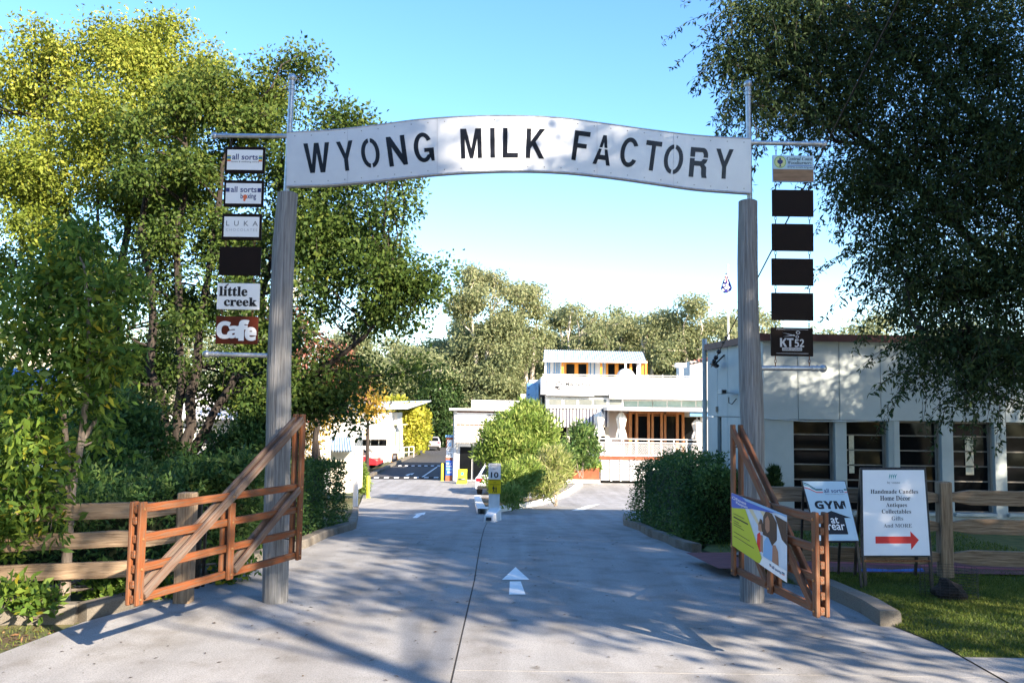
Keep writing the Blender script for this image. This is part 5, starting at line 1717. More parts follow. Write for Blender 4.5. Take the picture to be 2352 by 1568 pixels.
for a, b in ((833, 850), (852, 869), (871, 888)):
    bx('pane', M['glass'], w, a, 1009, b, 1023, DL - .1, .03)
xw = P(897, 1000, DL).x
for k, yy in enumerate((DL + 2.5, DL + 5.5)):
    zc_ = zg(DL) + 1.5
    w = MB().box((xw + .05, yy, zc_), (.08, 1.4, 2.6)).build('side_door', M['wallwhite'], lo_)
    MB().box((xw + .10, yy, zc_), (.03, 1.0, 2.2)).build('pane', M['clear'], w)
MB().box((xw + .5, DL + 3, zg(DL) + 3.2), (1.0, 2.4, .1)).build('door_canopy', M['peach'], lo_)
hr = thing('handrail', 'white pipe handrail beside the golden climber', 'railing', G(940, 1050))
ga, gb = G(927, 1051), G(950, 1049)
for z in (.5, 1.0):
    MB().tube([ga + Vector((0, 0, z)), gb + Vector((0, 0, z))], .04, 6).build('rail', M['wallwhite'], hr)
for t in (0, .5, 1):
    p = ga.lerp(gb, t)
    MB().tube([p, p + Vector((0, 0, 1.0))], .04, 6).build('upright', M['wallwhite'], hr)
kerb('lane_kerb', None, 'kerb', pts=[G(848, 1094), G(900, 1068), G(955, 1044)], w=.3, h=.15)

# sheds glimpsed behind the left garden
sh = thing('garden_shed', 'low hut with corrugated grey roof behind the clipped hedge', 'shed', G(770, 1075))
ds = 38.0
bx('wall', M['cream'], sh, 690, 1034, 806, 1130, ds + .6, 3)
corrugated('roof', M['zinc'], sh, P(672, 1035, ds), P(812, 1035, ds), P(806, 1003, ds + 3.5), P(690, 1003, ds + 3.5), 22, .03)
wh = thing('weatherboard_house', 'white weatherboard house glimpsed between the dark tree stems', 'house', (P(500, 1000, 31).x, 33, zg(31)))
xa, xb = P(420, 1000, 31).x, P(690, 1000, 31).x
zlo, zhi = zg(31), P(500, 962, 31).z
nb = 12
for k in range(nb):
    z0, z1 = zlo + (zhi - zlo) * k / nb, zlo + (zhi - zlo) * (k + 1) / nb
    MB().prism([(xa, 31, z0), (xb, 31, z0), (xb, 31.03, z1), (xa, 31.03, z1)], (0, .05, 0)).build('weatherboard', M['wallwhite'], wh)
MB().box(((xa + xb) / 2, 34, (zlo + zhi) / 2), (xb - xa - .2, 5.6, zhi - zlo)).build('wall', M['wallwhite'], wh)
corrugated('roof', M['wallgrey'], wh, Vector((xa - .4, 30.5, zhi)), Vector((xb + .4, 30.5, zhi)), Vector((xb + .4, 34.5, zhi + 1.3)), Vector((xa - .4, 34.5, zhi + 1.3)), 40, .03)
for x in (455, 560):
    w = bx('window', M['wallgrey'], wh, x, 985, x + 40, 1020, 30.9, .1)
    bx('pane', M['glass'], w, x + 3, 988, x + 37, 1017, 30.87, .05)
bh = thing('blue_roofed_house', 'house with pale boards and blue roof behind the young tree', 'house', (P(-20, 1000, 24).x, 26, zg(24)))
xa, xb = P(-330, 1000, 24).x, P(96, 1000, 24).x
zhi = P(20, 945, 24).z; zlo = zg(24)
for k in range(14):
    z0, z1 = zlo + (zhi - zlo) * k / 14, zlo + (zhi - zlo) * (k + 1) / 14
    MB().prism([(xa, 24, z0), (xb, 24, z0), (xb, 24.03, z1), (xa, 24.03, z1)], (0, .05, 0)).build('weatherboard', M['wallgrey'], bh)
MB().box(((xa + xb) / 2, 27, (zlo + zhi) / 2), (xb - xa - .2, 5.6, zhi - zlo)).build('wall', M['wallgrey'], bh)
corrugated('roof', M['blueroof'], bh, Vector((xa - .4, 23.4, zhi)), Vector((xb + .4, 23.4, zhi)), Vector((xb - 1.0, 27, zhi + 1.3)), Vector((xa, 27, zhi + 1.3)), 40, .03)
MB().box(((xa + xb) / 2, 23.4, zhi - .03), (xb - xa + .8, .12, .14)).build('gutter', M['maroon'], bh)
wpst = thing('white_post', 'square white post at the end of the clipped hedge', 'post', G(812, 1172))
gq = G(812, 1172)
MB().box((gq.x, gq.y + .3, gq.z + .9), (.15, .15, 1.8)).build('shaft', M['wallwhite'], wpst, bevel=.01)
MB().tube([(gq.x, gq.y + .3, gq.z + 1.8), (gq.x, gq.y + .3, gq.z + 1.86), (gq.x, gq.y + .3, gq.z + 1.9)], [.10, .09, .03], 12).build('cap', M['wallwhite'], wpst)

# ------------------------------------------------------------------ flag
DF = 62.0
fp = thing('flagpole', 'tall white flagpole with limp dark blue starred flag', 'flagpole', (P(1673, 800, DF).x, DF, zg(DF)))
fx_ = P(1673, 800, DF).x
zt_ = P(1672, 610, DF).z
MB().tube([(fx_, DF, zg(DF)), (fx_, DF, zt_)], [.10, .05], 10).build('pole', M['wallwhite'], fp, smooth=True)
MB().sphere((fx_, DF, zt_), .09, 8, 6).build('finial', M['wallwhite'], fp, smooth=True)
m = MB()
prof = [(628, 1666, 1671), (640, 1663, 1672), (652, 1659, 1676), (662, 1656, 1679), (668, 1658, 1677), (673, 1664, 1668)]
nc = 10
for y, xa, xb in prof:
    for k in range(nc + 1):
        t = k / nc
        p = P(xa + (xb - xa) * t, y, DF)
        m.v.append((p.x, DF - .12 + .16 * math.sin(t * 9 + y * .05), p.z))
for i in range(len(prof) - 1):
    for k in range(nc):
        q = i * (nc + 1) + k
        m.f.append((q, q + 1, q + nc + 2, q + nc + 1))
fl_ = m.build('flag', mat('flag blue', (.025, .03, .22), (.05, .05, .30), rough=.8, scale=2), fp, smooth=True)
m = MB()
for x, y in ((1663, 655), (1667, 661), (1661, 666), (1670, 654), (1674, 660)):
    p = P(x, y, DF - .34); m.prism([p + Vector((.11 * math.cos(a) * (1 if k % 2 else .45), 0, .11 * math.sin(a) * (1 if k % 2 else .45))) for k, a in enumerate(np.linspace(0, 2 * math.pi, 11)[:-1])], (0, .02, 0))
m.build('flag_stars', M['white'], fl_)
m = MB()
for a, b in (((1666, 632), (1672, 650)), ((1670, 630), (1665, 648)), ((1664, 640), (1672, 641))):
    m.beam(P(*a, DF - .3), P(*b, DF - .3), .06, .02)
m.build('flag_cross', M['white'], fl_)
m = MB(); m.beam(P(1667, 633, DF - .33), P(1671, 649, DF - .33), .03, .02); m.beam(P(1664.5, 641, DF - .33), P(1671.5, 642, DF - .33), .03, .02)
m.build('flag_cross', M['redink'], fl_)

# ------------------------------------------------------------------ cars
def car(label, loc, rz, paint, kind='sedan', group=None):
    """x forward; built about its own base"""
    r = thing('parked_car', label, 'car', loc, group, rz)
    Lh, Wd = (2.3, .88) if kind == 'sedan' else (2.15, .88)
    if kind == 'sedan':
        prof = [(-2.3, .35), (-2.32, .62), (-2.28, .92), (-1.65, .98), (-.85, 1.42), (.35, 1.44), (1.05, 1.02), (2.05, .82), (2.28, .62), (2.3, .35)]
    else:
        prof = [(-2.15, .35), (-2.18, .7), (-2.12, 1.0), (-1.75, 1.52), (.35, 1.56), (1.05, 1.08), (1.9, .92), (2.12, .68), (2.15, .35)]
    m = MB()
    n = len(prof)
    rows = [(-1.0, .86), (-.97, 1.0), (-.6, 1.02), (0, 1.03), (.6, 1.02), (.97, 1.0), (1.0, .86)]
    for s, sc in rows:
        for x, z in prof:
            w = Wd
            if z > 1.0:
                w = Wd * (1 - (z - 1.0) * .42)
            zz = z if abs(s) < .98 else (z - .04 if z > .4 else z)
            m.v.append((x * (1 if abs(s) < .98 else .985), s * w, zz))
    for j in range(len(rows) - 1):
        for i in range(n):
            i2 = (i + 1) % n
            m.f.append((j * n + i, j * n + i2, (j + 1) * n + i2, (j + 1) * n + i))
    m.f += [tuple(range(n)), tuple(range(len(rows) * n - 1, (len(rows) - 1) * n - 1, -1))]
    body = m.build('body', M[paint], r, local=True, bevel=.02)
    # glass: side, rear and front
    top = 1.40 if kind == 'sedan' else 1.50
    xs_ = (-1.45, -.85, .32, .92) if kind == 'sedan' else (-1.8, -1.62, .35, .95)
    lowz = 1.0 if kind == 'sedan' else 1.06
    for sd in (-1, 1):
        def sp(x, z): return (x, sd * (Wd * (1 - max(0, z - 1.0) * .42) + .012), z)
        MB().add([sp(xs_[0], lowz), sp(xs_[3], lowz), sp(xs_[2], top - .04), sp(xs_[1], top - .04)], [(0, 1, 2, 3)]).build('side_window', M['glass'], r, local=True)
    if kind == 'sedan':
        rg = [(-1.62, lowz + .03), (-.93, top)]
    else:
        rg = [(-2.10, 1.08), (-1.82, 1.46)]
    (x0, z0), (x1, z1) = rg
    MB().add([(x0 - .02, -.68, z0), (x0 - .02, .68, z0), (x1 - .02, .58, z1), (x1 - .02, -.58, z1)], [(0, 1, 2, 3)]).build('rear_window', M['glass'], r, local=True)
    MB().add([(1.03, -.68, lowz + .06), (1.03, .68, lowz + .06), (.42, .58, top), (.42, -.58, top)], [(0, 1, 2, 3)]).build('windscreen', M['glass'], r, local=True)
    for sd in (-1, 1):
        MB().box((-Lh + .02, sd * .66, .80 if kind == 'sedan' else .9), (.12, .34, .17)).build('tail_light', M['tail'], r, local=True, bevel=.03)
        MB().box((Lh - .12, sd * .62, .70), (.14, .34, .14)).build('headlight', M['pale'], r, local=True, bevel=.03)
    MB().box((-Lh - .01, 0, .44), (.10, 1.5, .16)).build('bumper', M['tyre'], r, local=True, bevel=.02)
    for x in (-1.38, 1.38):
        for sd in (-1, 1):
            t = MB().tube([(x, sd * .70, .32), (x, sd * .90, .32)], .32, 20).build('wheel', M['tyre'], r, local=True)
            MB().tube([(x, sd * .905, .32), (x, sd * .915, .32)], .20, 14).build('rim', M['rim'], t, local=True)
    return r
g = G(1117, 1137)
car('white sedan with red tail lamp parked beside the planted island', (g.x + .62, g.y + 2.0, zg(g.y + 2)), math.radians(82), 'carwhite')
g = G(988, 1034)
car('silver hatchback parked at the far end of the lane', (g.x, g.y + 2.0, g.z), math.radians(98), 'silver', 'hatch')
g = G(828, 1078)
car('red car showing its bonnet beside the low white building', (g.x - .9, g.y + 1.0, g.z), math.radians(-8), 'carred', 'sedan')
car('white car parked behind the red car at the low white building', (g.x - .8, g.y + 4.5, zg(g.y + 4.5)), math.radians(-4), 'carwhite', 'hatch')

# ------------------------------------------------------------------ hedges and shrubs
a, b = G(700, 1256), G(806, 1211)
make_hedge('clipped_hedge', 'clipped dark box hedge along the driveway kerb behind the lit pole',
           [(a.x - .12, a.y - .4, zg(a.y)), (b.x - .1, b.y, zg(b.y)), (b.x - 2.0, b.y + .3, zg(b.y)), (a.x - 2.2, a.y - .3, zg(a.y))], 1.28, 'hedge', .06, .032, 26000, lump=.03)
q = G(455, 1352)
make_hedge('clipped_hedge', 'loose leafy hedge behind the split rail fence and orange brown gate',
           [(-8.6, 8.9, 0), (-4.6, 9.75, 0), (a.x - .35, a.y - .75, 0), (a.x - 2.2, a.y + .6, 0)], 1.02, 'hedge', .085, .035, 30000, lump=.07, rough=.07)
make_shrub('red_flowering_shrub', 'bushy shrub with a few red flower tips beside the dark tree stems', (-4.6, 12.3, 0),
           [L(480, 1110, 12.0, 45), L(560, 1090, 12.0, 50), L(430, 1100, 12.2, 40)], 'hedge', .10, .035, 60, .2, dens=1.0)
make_shrub('fern_shrub', 'bright feathery shrub in front of the white weatherboard house', G(560, 1120),
           [L(560, 1050, 19, 50), L(520, 1075, 19, 45)], 'hedge', .10, .04, 70, .22)
make_shrub('garden_shrub', 'dense green shrubs filling the garden between fence and dark tree stems', (-6.6, 13.6, -.02),
           [L(240, 960, 14, 70), L(320, 1000, 14.2, 60), L(180, 1030, 13.4, 62), L(270, 1060, 13.6, 60), L(120, 980, 14.4, 60), L(390, 1050, 14.6, 40)], 'hedge', .11, .05, 46, .26, dens=1.0)
make_shrub('garden_shrub', 'leafy shrub between the dark tree stems and the clipped hedge', (-4.3, 15.4, -.1),
           [L(580, 1010, 15.4, 45), L(640, 1020, 15.2, 42), L(520, 1030, 15.6, 40), L(610, 970, 15.6, 34)], 'hedge', .10, .045, 46, .24, dens=1.0)
make_shrub('garden_shrub', 'tall leafy shrub before the blue roofed house', (-10.4, 18.5, -.35),
           [L(30, 960, 18.5, 45), L(-40, 930, 18.5, 60), L(70, 1000, 18.3, 50), L(0, 1040, 18.2, 60)], 'deep', .12, .06, 46, .3, dens=1.0)
c0, c1 = G(1442, 1206), G(1560, 1252)
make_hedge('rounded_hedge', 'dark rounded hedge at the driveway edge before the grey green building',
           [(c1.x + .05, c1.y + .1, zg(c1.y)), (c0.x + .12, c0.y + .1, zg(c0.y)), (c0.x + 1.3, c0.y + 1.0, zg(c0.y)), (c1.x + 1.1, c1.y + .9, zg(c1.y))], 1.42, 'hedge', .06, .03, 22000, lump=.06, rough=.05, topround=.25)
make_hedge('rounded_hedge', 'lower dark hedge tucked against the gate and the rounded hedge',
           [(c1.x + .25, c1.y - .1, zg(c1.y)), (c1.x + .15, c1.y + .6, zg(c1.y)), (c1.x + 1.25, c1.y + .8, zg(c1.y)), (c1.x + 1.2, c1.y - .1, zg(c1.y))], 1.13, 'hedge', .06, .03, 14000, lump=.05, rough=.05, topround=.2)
make_shrub('conifer_shrub', 'small pointed conifer against the grey green wall', P(1777, 1150, 16.6), [L(1777, 1112, 16.6, 12, 20), L(1777, 1092, 16.6, 7, 16), L(1777, 1128, 16.6, 14, 16)], 'forest', .08, .02, 60, .07, droop=-.8)
hb = G(830, 1142)
make_shrub('kerb_shrub', 'small trimmed shrub with red tips beside the white post', (hb.x, hb.y + .6, hb.z), [L(827, 1090, hb.y + .6, 15, 26), L(832, 1112, hb.y + .6, 14, 22)], 'olean', .10, .05, 60, .16)
gi = G(1190, 1150)
OL = lambda x, y, d, r, ry=None: L(x, y, d, r, ry)
make_shrub('oleander_bush', 'tall bright oleander bush with pink flecks on the planted island', (.35, 37, zg(37) + .09),
           [OL(1205, 985, 37, 45, 55), OL(1165, 1010, 36.5, 48, 55), OL(1235, 1010, 37, 45, 55), OL(1135, 1030, 36, 36, 42), OL(1195, 1060, 36, 60, 60), OL(1160, 1090, 35.5, 38, 42), OL(1212, 952, 37.5, 26, 28)],
           'olean', .26, .055, 60, .36, dens=1.1, droop=-.55, tonefn=lambda q: random.uniform(.35, .85))
make_shrub('oleander_bush', 'lower bright oleander clump behind the speed limit pillar', (.25, 30, zg(30) + .09),
           [OL(1175, 1110, 30, 32, 38), OL(1205, 1090, 31, 35, 40), OL(1170, 1140, 28.5, 20, 18)], 'olean', .2, .045, 60, .28, droop=-.55, tonefn=lambda q: random.uniform(.35, .85))
make_shrub('straw_shrub', 'straw green grassy shrub at the cafe side of the planted island', (1.75, 34, zg(34) + .09),
           [OL(1262, 1085, 34, 34, 48), OL(1240, 1115, 33, 30, 32), OL(1282, 1075, 35, 22, 42)], 'dry', .3, .04, 60, .3, droop=-.6, tonefn=lambda q: random.uniform(.3, .8))
make_shrub('green_shrub', 'dark leafy shrub in front of the cafe striped awning', (P(1335, 1070, 53).x, 53, zg(53) + .5),
           [OL(1338, 1000, 53, 22, 30), OL(1318, 1030, 53, 22, 28), OL(1352, 1040, 53, 22, 30), OL(1296, 1045, 52, 18, 30)], 'hedge', .28, .09, 34, .42, dens=.8, tonefn=lambda q: random.uniform(.45, .9))
make_shrub('planter_plants', 'low green plants growing over the planter box', P(1345, 1074, 55.5), [OL(1330, 1063, 55.4, 22, 12), OL(1358, 1066, 55.4, 16, 10)], 'olean', .25, .12, 50, .25)

# golden climber on the end of the low building
gc = G(950, 1046)
make_shrub('golden_climber', 'golden yellow climber covering the end wall of the low building', (gc.x, 92, zg(92)),
           [L(952, 965, 90, 24, 30), L(945, 1000, 89, 22, 34), L(960, 1000, 92, 20, 40), L(935, 960, 88, 14, 24)], 'gold', .35, .22, 70, .7, dens=1.3)
make_shrub('yellow_shrub', 'yellow green treetop showing over the low building roof', (P(900, 1000, 100).x, 100, zg(100)), [L(905, 930, 100, 26, 14), L(880, 935, 100, 22, 14)], 'gold', .4, .25, 50, .8)

# ------------------------------------------------------------------ trees on the left
def pp(lst, r0, r1):
    k = len(lst)
    return ([P(*q) for q in lst], [r0 + (r1 - r0) * i / (k - 1) for i in range(k)])
def clump(lobes, k, seed, f0=.42, f1=.62):
    rs = random.Random(seed)
    out = []
    for c, r in lobes:
        if r[0] < .35:
            out.append((c, r)); continue
        for i in range(k):
            v = Vector((rs.gauss(0, 1), rs.gauss(0, 1), rs.gauss(0, 1))).normalized() * rs.uniform(.4, 1.0)
            s = rs.uniform(f0, f1)
            out.append((Vector(c) + Vector((v.x * r[0], v.y * r[1], v.z * r[2])), (r[0] * s, r[1] * s, r[2] * s * .8)))
    return out
def bent(pts, rr):
    out, ro = [Vector(pts[0])], [rr[0]]
    for i in range(1, len(pts)):
        seg = (Vector(pts[i]) - Vector(pts[i - 1])).length
        for t in (.5, 1.0):
            p = Vector(pts[i - 1]).lerp(Vector(pts[i]), t) + Vector((random.gauss(0, .045), random.gauss(0, .045), 0)) * seg
            out.append(p); ro.append((rr[i - 1] + (rr[i] - rr[i - 1]) * t) * random.uniform(.93, 1.07))
    ro[-1] = .012
    return out, ro
dB = 16.5
base = P(405, 1120, dB); base.z = zg(dB)
stB = [([base, P(398, 1060, dB), P(372, 980, dB), P(352, 850, dB), P(345, 640, dB), P(330, 450, dB + .3), P(315, 300, dB + .5)], [.34, .22, .17, .14, .12, .09, .05]),
       ([base, P(405, 1060, dB), P(412, 960, dB), P(408, 800, dB), P(412, 600, dB), P(420, 420, dB), P(430, 250, dB)], [.30, .20, .15, .13, .11, .08, .05]),
       ([base, P(415, 1055, dB - .2), P(440, 980, dB), P(452, 840, dB), P(468, 640, dB), P(500, 460, dB), P(540, 280, dB)], [.30, .20, .17, .15, .12, .09, .05]),
       ([base, P(425, 1060, dB + .2), P(470, 990, dB), P(520, 900, dB), P(590, 760, dB), P(625, 600, dB + .4), P(660, 380, dB + .5)], [.28, .20, .15, .13, .11, .08, .05]),
       ([base, P(440, 1065, dB), P(520, 1010, dB), P(640, 930, dB), P(740, 850, dB - .5), P(830, 770, dB - 1), P(895, 700, dB - 1)], [.26, .17, .14, .12, .10, .07, .04]),
       ([base, P(380, 1050, dB), P(330, 960, dB + .5), P(280, 820, dB + 1), P(240, 640, dB + 1), P(200, 420, dB + 1)], [.26, .16, .13, .11, .09, .05])]
lobB = [L(x, y, d, r) for x, y, d, r in ((545, 215, 16.5, 95), (650, 205, 17, 85), (690, 150, 17, 45), (745, 315, 16.5, 95), (850, 380, 16, 72), (640, 400, 17, 120), (790, 500, 16, 115), (900, 470, 15.6, 62),
        (560, 560, 17, 100), (730, 640, 16, 105), (870, 620, 15.6, 80), (965, 630, 15.4, 50), (1000, 610, 15.4, 28), (930, 700, 15.4, 58), (850, 730, 15.6, 50), (690, 900, 16, 80), (640, 790, 17, 70),
        (760, 900, 15.6, 60), (800, 950, 15.4, 42), (470, 420, 17.2, 110), (480, 260, 17.2, 85), (590, 950, 16, 55), (500, 900, 17.5, 60), (300, 860, 18, 70), (450, 720, 18, 70), (820, 290, 16.3, 40), (425, 250, 16.2, 62), (320, 310, 16.2, 60), (540, 270, 16.2, 60), (330, 420, 16.0, 55), (420, 400, 16.0, 50))]
rsb = random.Random(8)
for k in range(62):
    lobB.append(L(rsb.uniform(180, 640), rsb.uniform(480, 1000), rsb.uniform(15.2, 18.5), rsb.uniform(22, 46)))
for k in range(14):
    lobB.append(L(rsb.uniform(640, 980), rsb.uniform(300, 900), rsb.uniform(15, 16.5), rsb.uniform(25, 45)))
sunny = lambda q: .30 + max(0, min(.5, (q[2] - 5.5) * .10)) * (1 if q[0] < -4.5 else .45)  # higher leaves toned paler, sunlight put into the colour
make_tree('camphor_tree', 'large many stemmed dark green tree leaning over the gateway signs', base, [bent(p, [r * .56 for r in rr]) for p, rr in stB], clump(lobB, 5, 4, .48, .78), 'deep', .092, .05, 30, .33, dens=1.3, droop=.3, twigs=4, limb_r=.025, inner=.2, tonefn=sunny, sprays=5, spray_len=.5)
dA2 = 18.5
base2 = P(230, 1130, dA2); base2.z = zg(dA2)
stA = [([base2, P(235, 960, dA2), P(205, 760, dA2), P(160, 520, dA2), P(115, 380, dA2), P(95, 230, dA2)], [.26, .2, .17, .14, .10, .05]),
       ([base2, P(240, 940, dA2), P(262, 740, dA2), P(290, 540, dA2), P(300, 360, dA2), P(330, 160, dA2)], [.24, .18, .16, .13, .10, .05]),
       ([base2, P(225, 900, dA2 - .3), P(150, 700, dA2), P(60, 560, dA2), P(10, 420, dA2)], [.22, .15, .12, .09, .05])]
lobA = [L(x, y, d, r) for x, y, d, r in ((150, 140, 18.5, 85), (225, 110, 18.5, 72), (55, 235, 18.5, 115), (345, 125, 18.5, 95), (365, 60, 18.5, 40), (425, 150, 18.5, 80), (270, 230, 18, 120), (130, 330, 18, 130),
        (390, 290, 18, 110), (20, 430, 18.3, 120), (250, 420, 18, 115), (120, 540, 18.3, 110), (370, 470, 18.5, 85), (-90, 330, 18.5, 120), (10, 640, 19, 90), (220, 640, 19, 85))]
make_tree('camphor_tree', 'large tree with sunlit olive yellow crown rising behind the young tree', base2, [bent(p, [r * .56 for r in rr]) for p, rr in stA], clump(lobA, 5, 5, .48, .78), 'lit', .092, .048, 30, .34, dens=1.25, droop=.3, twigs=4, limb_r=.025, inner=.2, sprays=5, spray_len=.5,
          tonefn=lambda q: .30 + max(-.1, min(.35, (q[2] - 5.0) * .09)))  # tone rises with height, the sunlit top put into the leaf colour
# young tree in front of the fence
dY = G(150, 1395).y
by = G(148, 1395)
stY = [([by, P(155, 1250, dY), P(165, 1120, dY), P(185, 1020, dY), P(200, 900, dY), P(205, 760, dY), P(195, 620, dY)], [.055, .05, .043, .036, .03, .022, .012]),
       ([P(165, 1120, dY), P(150, 1000, dY), P(140, 880, dY), P(110, 720, dY + .2)], [.035, .03, .022, .012]),
       ([P(185, 1020, dY), P(235, 940, dY + .2), P(270, 840, dY + .3)], [.025, .018, .010])]
lobY = [L(x, y, dY + dd, r) for x, y, dd, r in ((180, 560, .2, 80), (110, 650, .2, 90), (230, 690, .1, 85), (300, 660, .3, 45), (60, 760, 0, 95), (170, 800, 0, 90), (260, 820, .2, 60), (90, 900, -.2, 80), (210, 930, .1, 60),
        (40, 1010, -.3, 85), (110, 1060, -.2, 70), (60, 1130, -.3, 65), (120, 1180, -.2, 50), (20, 900, .2, 70), (230, 1010, .3, 40), (-30, 1080, -.3, 70))]
make_tree('young_tree', 'slender young tree with large fresh leaves growing through the rail fence', by, stY, lobY, 'young', .125, .045, 22, .20, dens=.62, bark='barkgrey', droop=.25, twigs=7, limb_r=.014, trunk_n=10, inner=.2, upb=.9)
make_shrub('low_shrub', 'low leafy ground plants under the rail fence', (-5.6, 8.6, 0), [L(20, 1372, 8.6, 45, 25), L(90, 1378, 8.6, 35, 20), L(10, 1230, 8.9, 60, 60), L(250, 1350, 9.4, 60, 35), L(340, 1340, 9.7, 50, 40), L(530, 1290, 10.6, 45, 40)], 'young', .10, .045, 26, .14, dens=.7)
# turning red and amber trees behind the hedge
dr_ = 27.0
b_ = P(720, 1090, dr_); b_.z = zg(dr_)
make_tree('red_leaved_tree', 'small tree with reddening leaves behind the clipped hedge', b_, [([b_, P(725, 1000, dr_), P(745, 900, dr_), P(770, 820, dr_)], [.12, .09, .07, .03])],
          [L(x, y, dr_, r) for x, y, r in ((720, 830, 50), (780, 830, 45), (810, 880, 38), (750, 900, 48), (700, 920, 45), (690, 760, 35))], 'red', .13, .07, 40, .42, dens=.9)
make_tree('amber_tree', 'small amber leaved tree beside the low hut roof', (b_.x - .2, 30, zg(30)), [([(b_.x - .2, 30, zg(30)), P(725, 1000, 30), P(720, 970, 30)], [.1, .07, .03])],
          [L(x, y, 30, r) for x, y, r in ((715, 985, 32), (745, 960, 28), (775, 955, 22), (700, 1005, 26), (720, 1060, 22))], 'amber', .15, .05, 36, .4, dens=.8, droop=.6)
d_ = 62
make_tree('amber_tree', 'amber leaved tree at the corner of the low white building', (P(845, 1000, d_).x, d_, zg(d_)), [([Vector((P(845, 1000, d_).x, d_, zg(d_))), P(845, 980, d_), P(845, 920, d_)], [.15, .1, .05])],
          [L(x, y, d_, r) for x, y, r in ((848, 900, 26), (838, 935, 26), (862, 920, 16), (820, 900, 28))], 'amber', .32, .12, 40, .8, dens=.9, droop=.6)

# ------------------------------------------------------------------ large dark tree on the right
dR = 12.6
tb = Vector((10.8, 11.2, 0.0))
stR = [([tb, tb + Vector((-.2, -.1, 2.2)), tb + Vector((-.6, -.2, 4.6)), tb + Vector((-.9, -.3, 7.5)), tb + Vector((-1.0, -.3, 10.5))], [.42, .34, .30, .22, .10]),
       ([tb + Vector((-.4, -.1, 3.2)), P(2300, 620, dR), P(2100, 420, dR), P(1900, 250, dR), P(1760, 120, dR)], [.20, .16, .12, .08, .03]),
       ([tb + Vector((-.6, -.2, 4.6)), P(2280, 300, dR), P(2050, 100, dR), P(1850, -60, dR)], [.18, .14, .10, .04]),
       ([tb + Vector((-.3, -.1, 2.6)), P(2330, 800, dR - .8), P(2230, 760, dR - 1.0), P(2120, 760, dR - 1.0)], [.13, .09, .06, .03])]
lobR = [L(x, y, d, r) for x, y, d, r in ((1730, 55, 12.2, 95), (1690, 150, 12, 55), (1800, 170, 12.3, 100), (1720, 240, 12, 48), (1870, 60, 12.5, 120), (1960, 220, 12.5, 130), (1850, 270, 12.2, 60), (2080, 80, 12.6, 140),
        (2020, 380, 12.5, 110), (1960, 440, 12.2, 60), (2150, 280, 12.4, 130), (2260, 120, 12.4, 140), (2130, 480, 12.3, 120), (2060, 580, 12.2, 80), (2270, 400, 12.2, 140), (2180, 640, 12.0, 110), (2080, 690, 12, 62),
        (2300, 640, 11.8, 120), (2240, 790, 11.6, 90), (2140, 800, 11.6, 65), (2320, 850, 11.4, 90), (2390, 300, 12, 150), (2420, 560, 12, 140), (2230, 890, 11.4, 48), (2120, 860, 11.6, 35),
        (2010, -80, 12.8, 150), (1820, -80, 12.6, 120), (2250, -90, 12.8, 170))]
rsr = random.Random(3)
for k in range(24):
    while True:
        q = Vector((rsr.uniform(-1, 1), rsr.uniform(-1, 1), rsr.uniform(-1, 1)))
        if q.length < 1: break
    s_ = rsr.uniform(.75, 1.2)
    lobR.append((Vector((11.6 + q.x * 4.6, 10.4 + q.y * 3.4, 7.4 + q.z * 3.8)), (s_, s_, s_ * .8)))
make_tree('dark_leaved_tree', 'great dark small leaved tree spreading over the lawn and the grey green building', tb, [stR[0]] + [(p, [r * .5 for r in rr]) for p, rr in stR[1:]], lobR, 'dark', .085, .028, 46, .30, dens=1.55, droop=.5, twigs=8, limb_r=.03, sprays=46, spray_len=.85, inner=.2, upb=.3)

# ------------------------------------------------------------------ gum trees beyond the buildings
def gum(label, x, top, w, d, n=9, leaf='gum', trunk=True, low=None, name='gum_tree', seed=0, dens=1.0, group='gum trees beyond the buildings'):
    rs = random.Random(seed + int(x))
    base = Vector((P(x, 950, d).x, d, zg(d)))
    H = 1000 - top
    stems = []
    lobes = []
    spread = w / 2
    low = low if low is not None else top + H * .75
    for i in range(n):
        t = i / max(1, n - 1)
        yy = top + (low - top) * (t ** .9) + rs.uniform(-10, 10)
        ww = spread * (.35 + .65 * math.sin(math.pi * min(1, .22 + .7 * t)))
        xx = x + rs.uniform(-1, 1) * ww if i else x + rs.uniform(-.1, .1) * w
        r = w * rs.uniform(.12, .20)
        lobes.append(L(xx, yy + r * .6, d + rs.uniform(-3, 3), r, r * .6))
        for _ in range(2):
            r2 = w * rs.uniform(.06, .12)
            lobes.append(L(xx + rs.uniform(-1.3, 1.3) * r, yy + r * .6 + rs.uniform(-.9, .9) * r, d + rs.uniform(-4, 3), r2, r2 * .6))
    for k in range(2 if trunk else 1):
        o = (k - .5) * w * .12
        stems.append(([base + Vector((k * .4, 0, 0)), P(x + o * .5, 940, d), P(x + o, (940 + top) / 2 + 40, d), P(x + o * 2, top + H * .25, d)], [.55, .42, .28, .10]))
    lf = .0042 * d
    return make_tree(name, label, base, stems, lobes, leaf, lf, lf * .42, 34, max(1.3, PX(w * .105, d)), dens=dens * 2.1, bark='barkpale', droop=.5, twigs=5, trunk_n=7, limb_r=.12, group=group, upb=.4,
                     tonefn=lambda q: .35 + .02 * (q[2] - 8) + rs.uniform(-.15, .15))
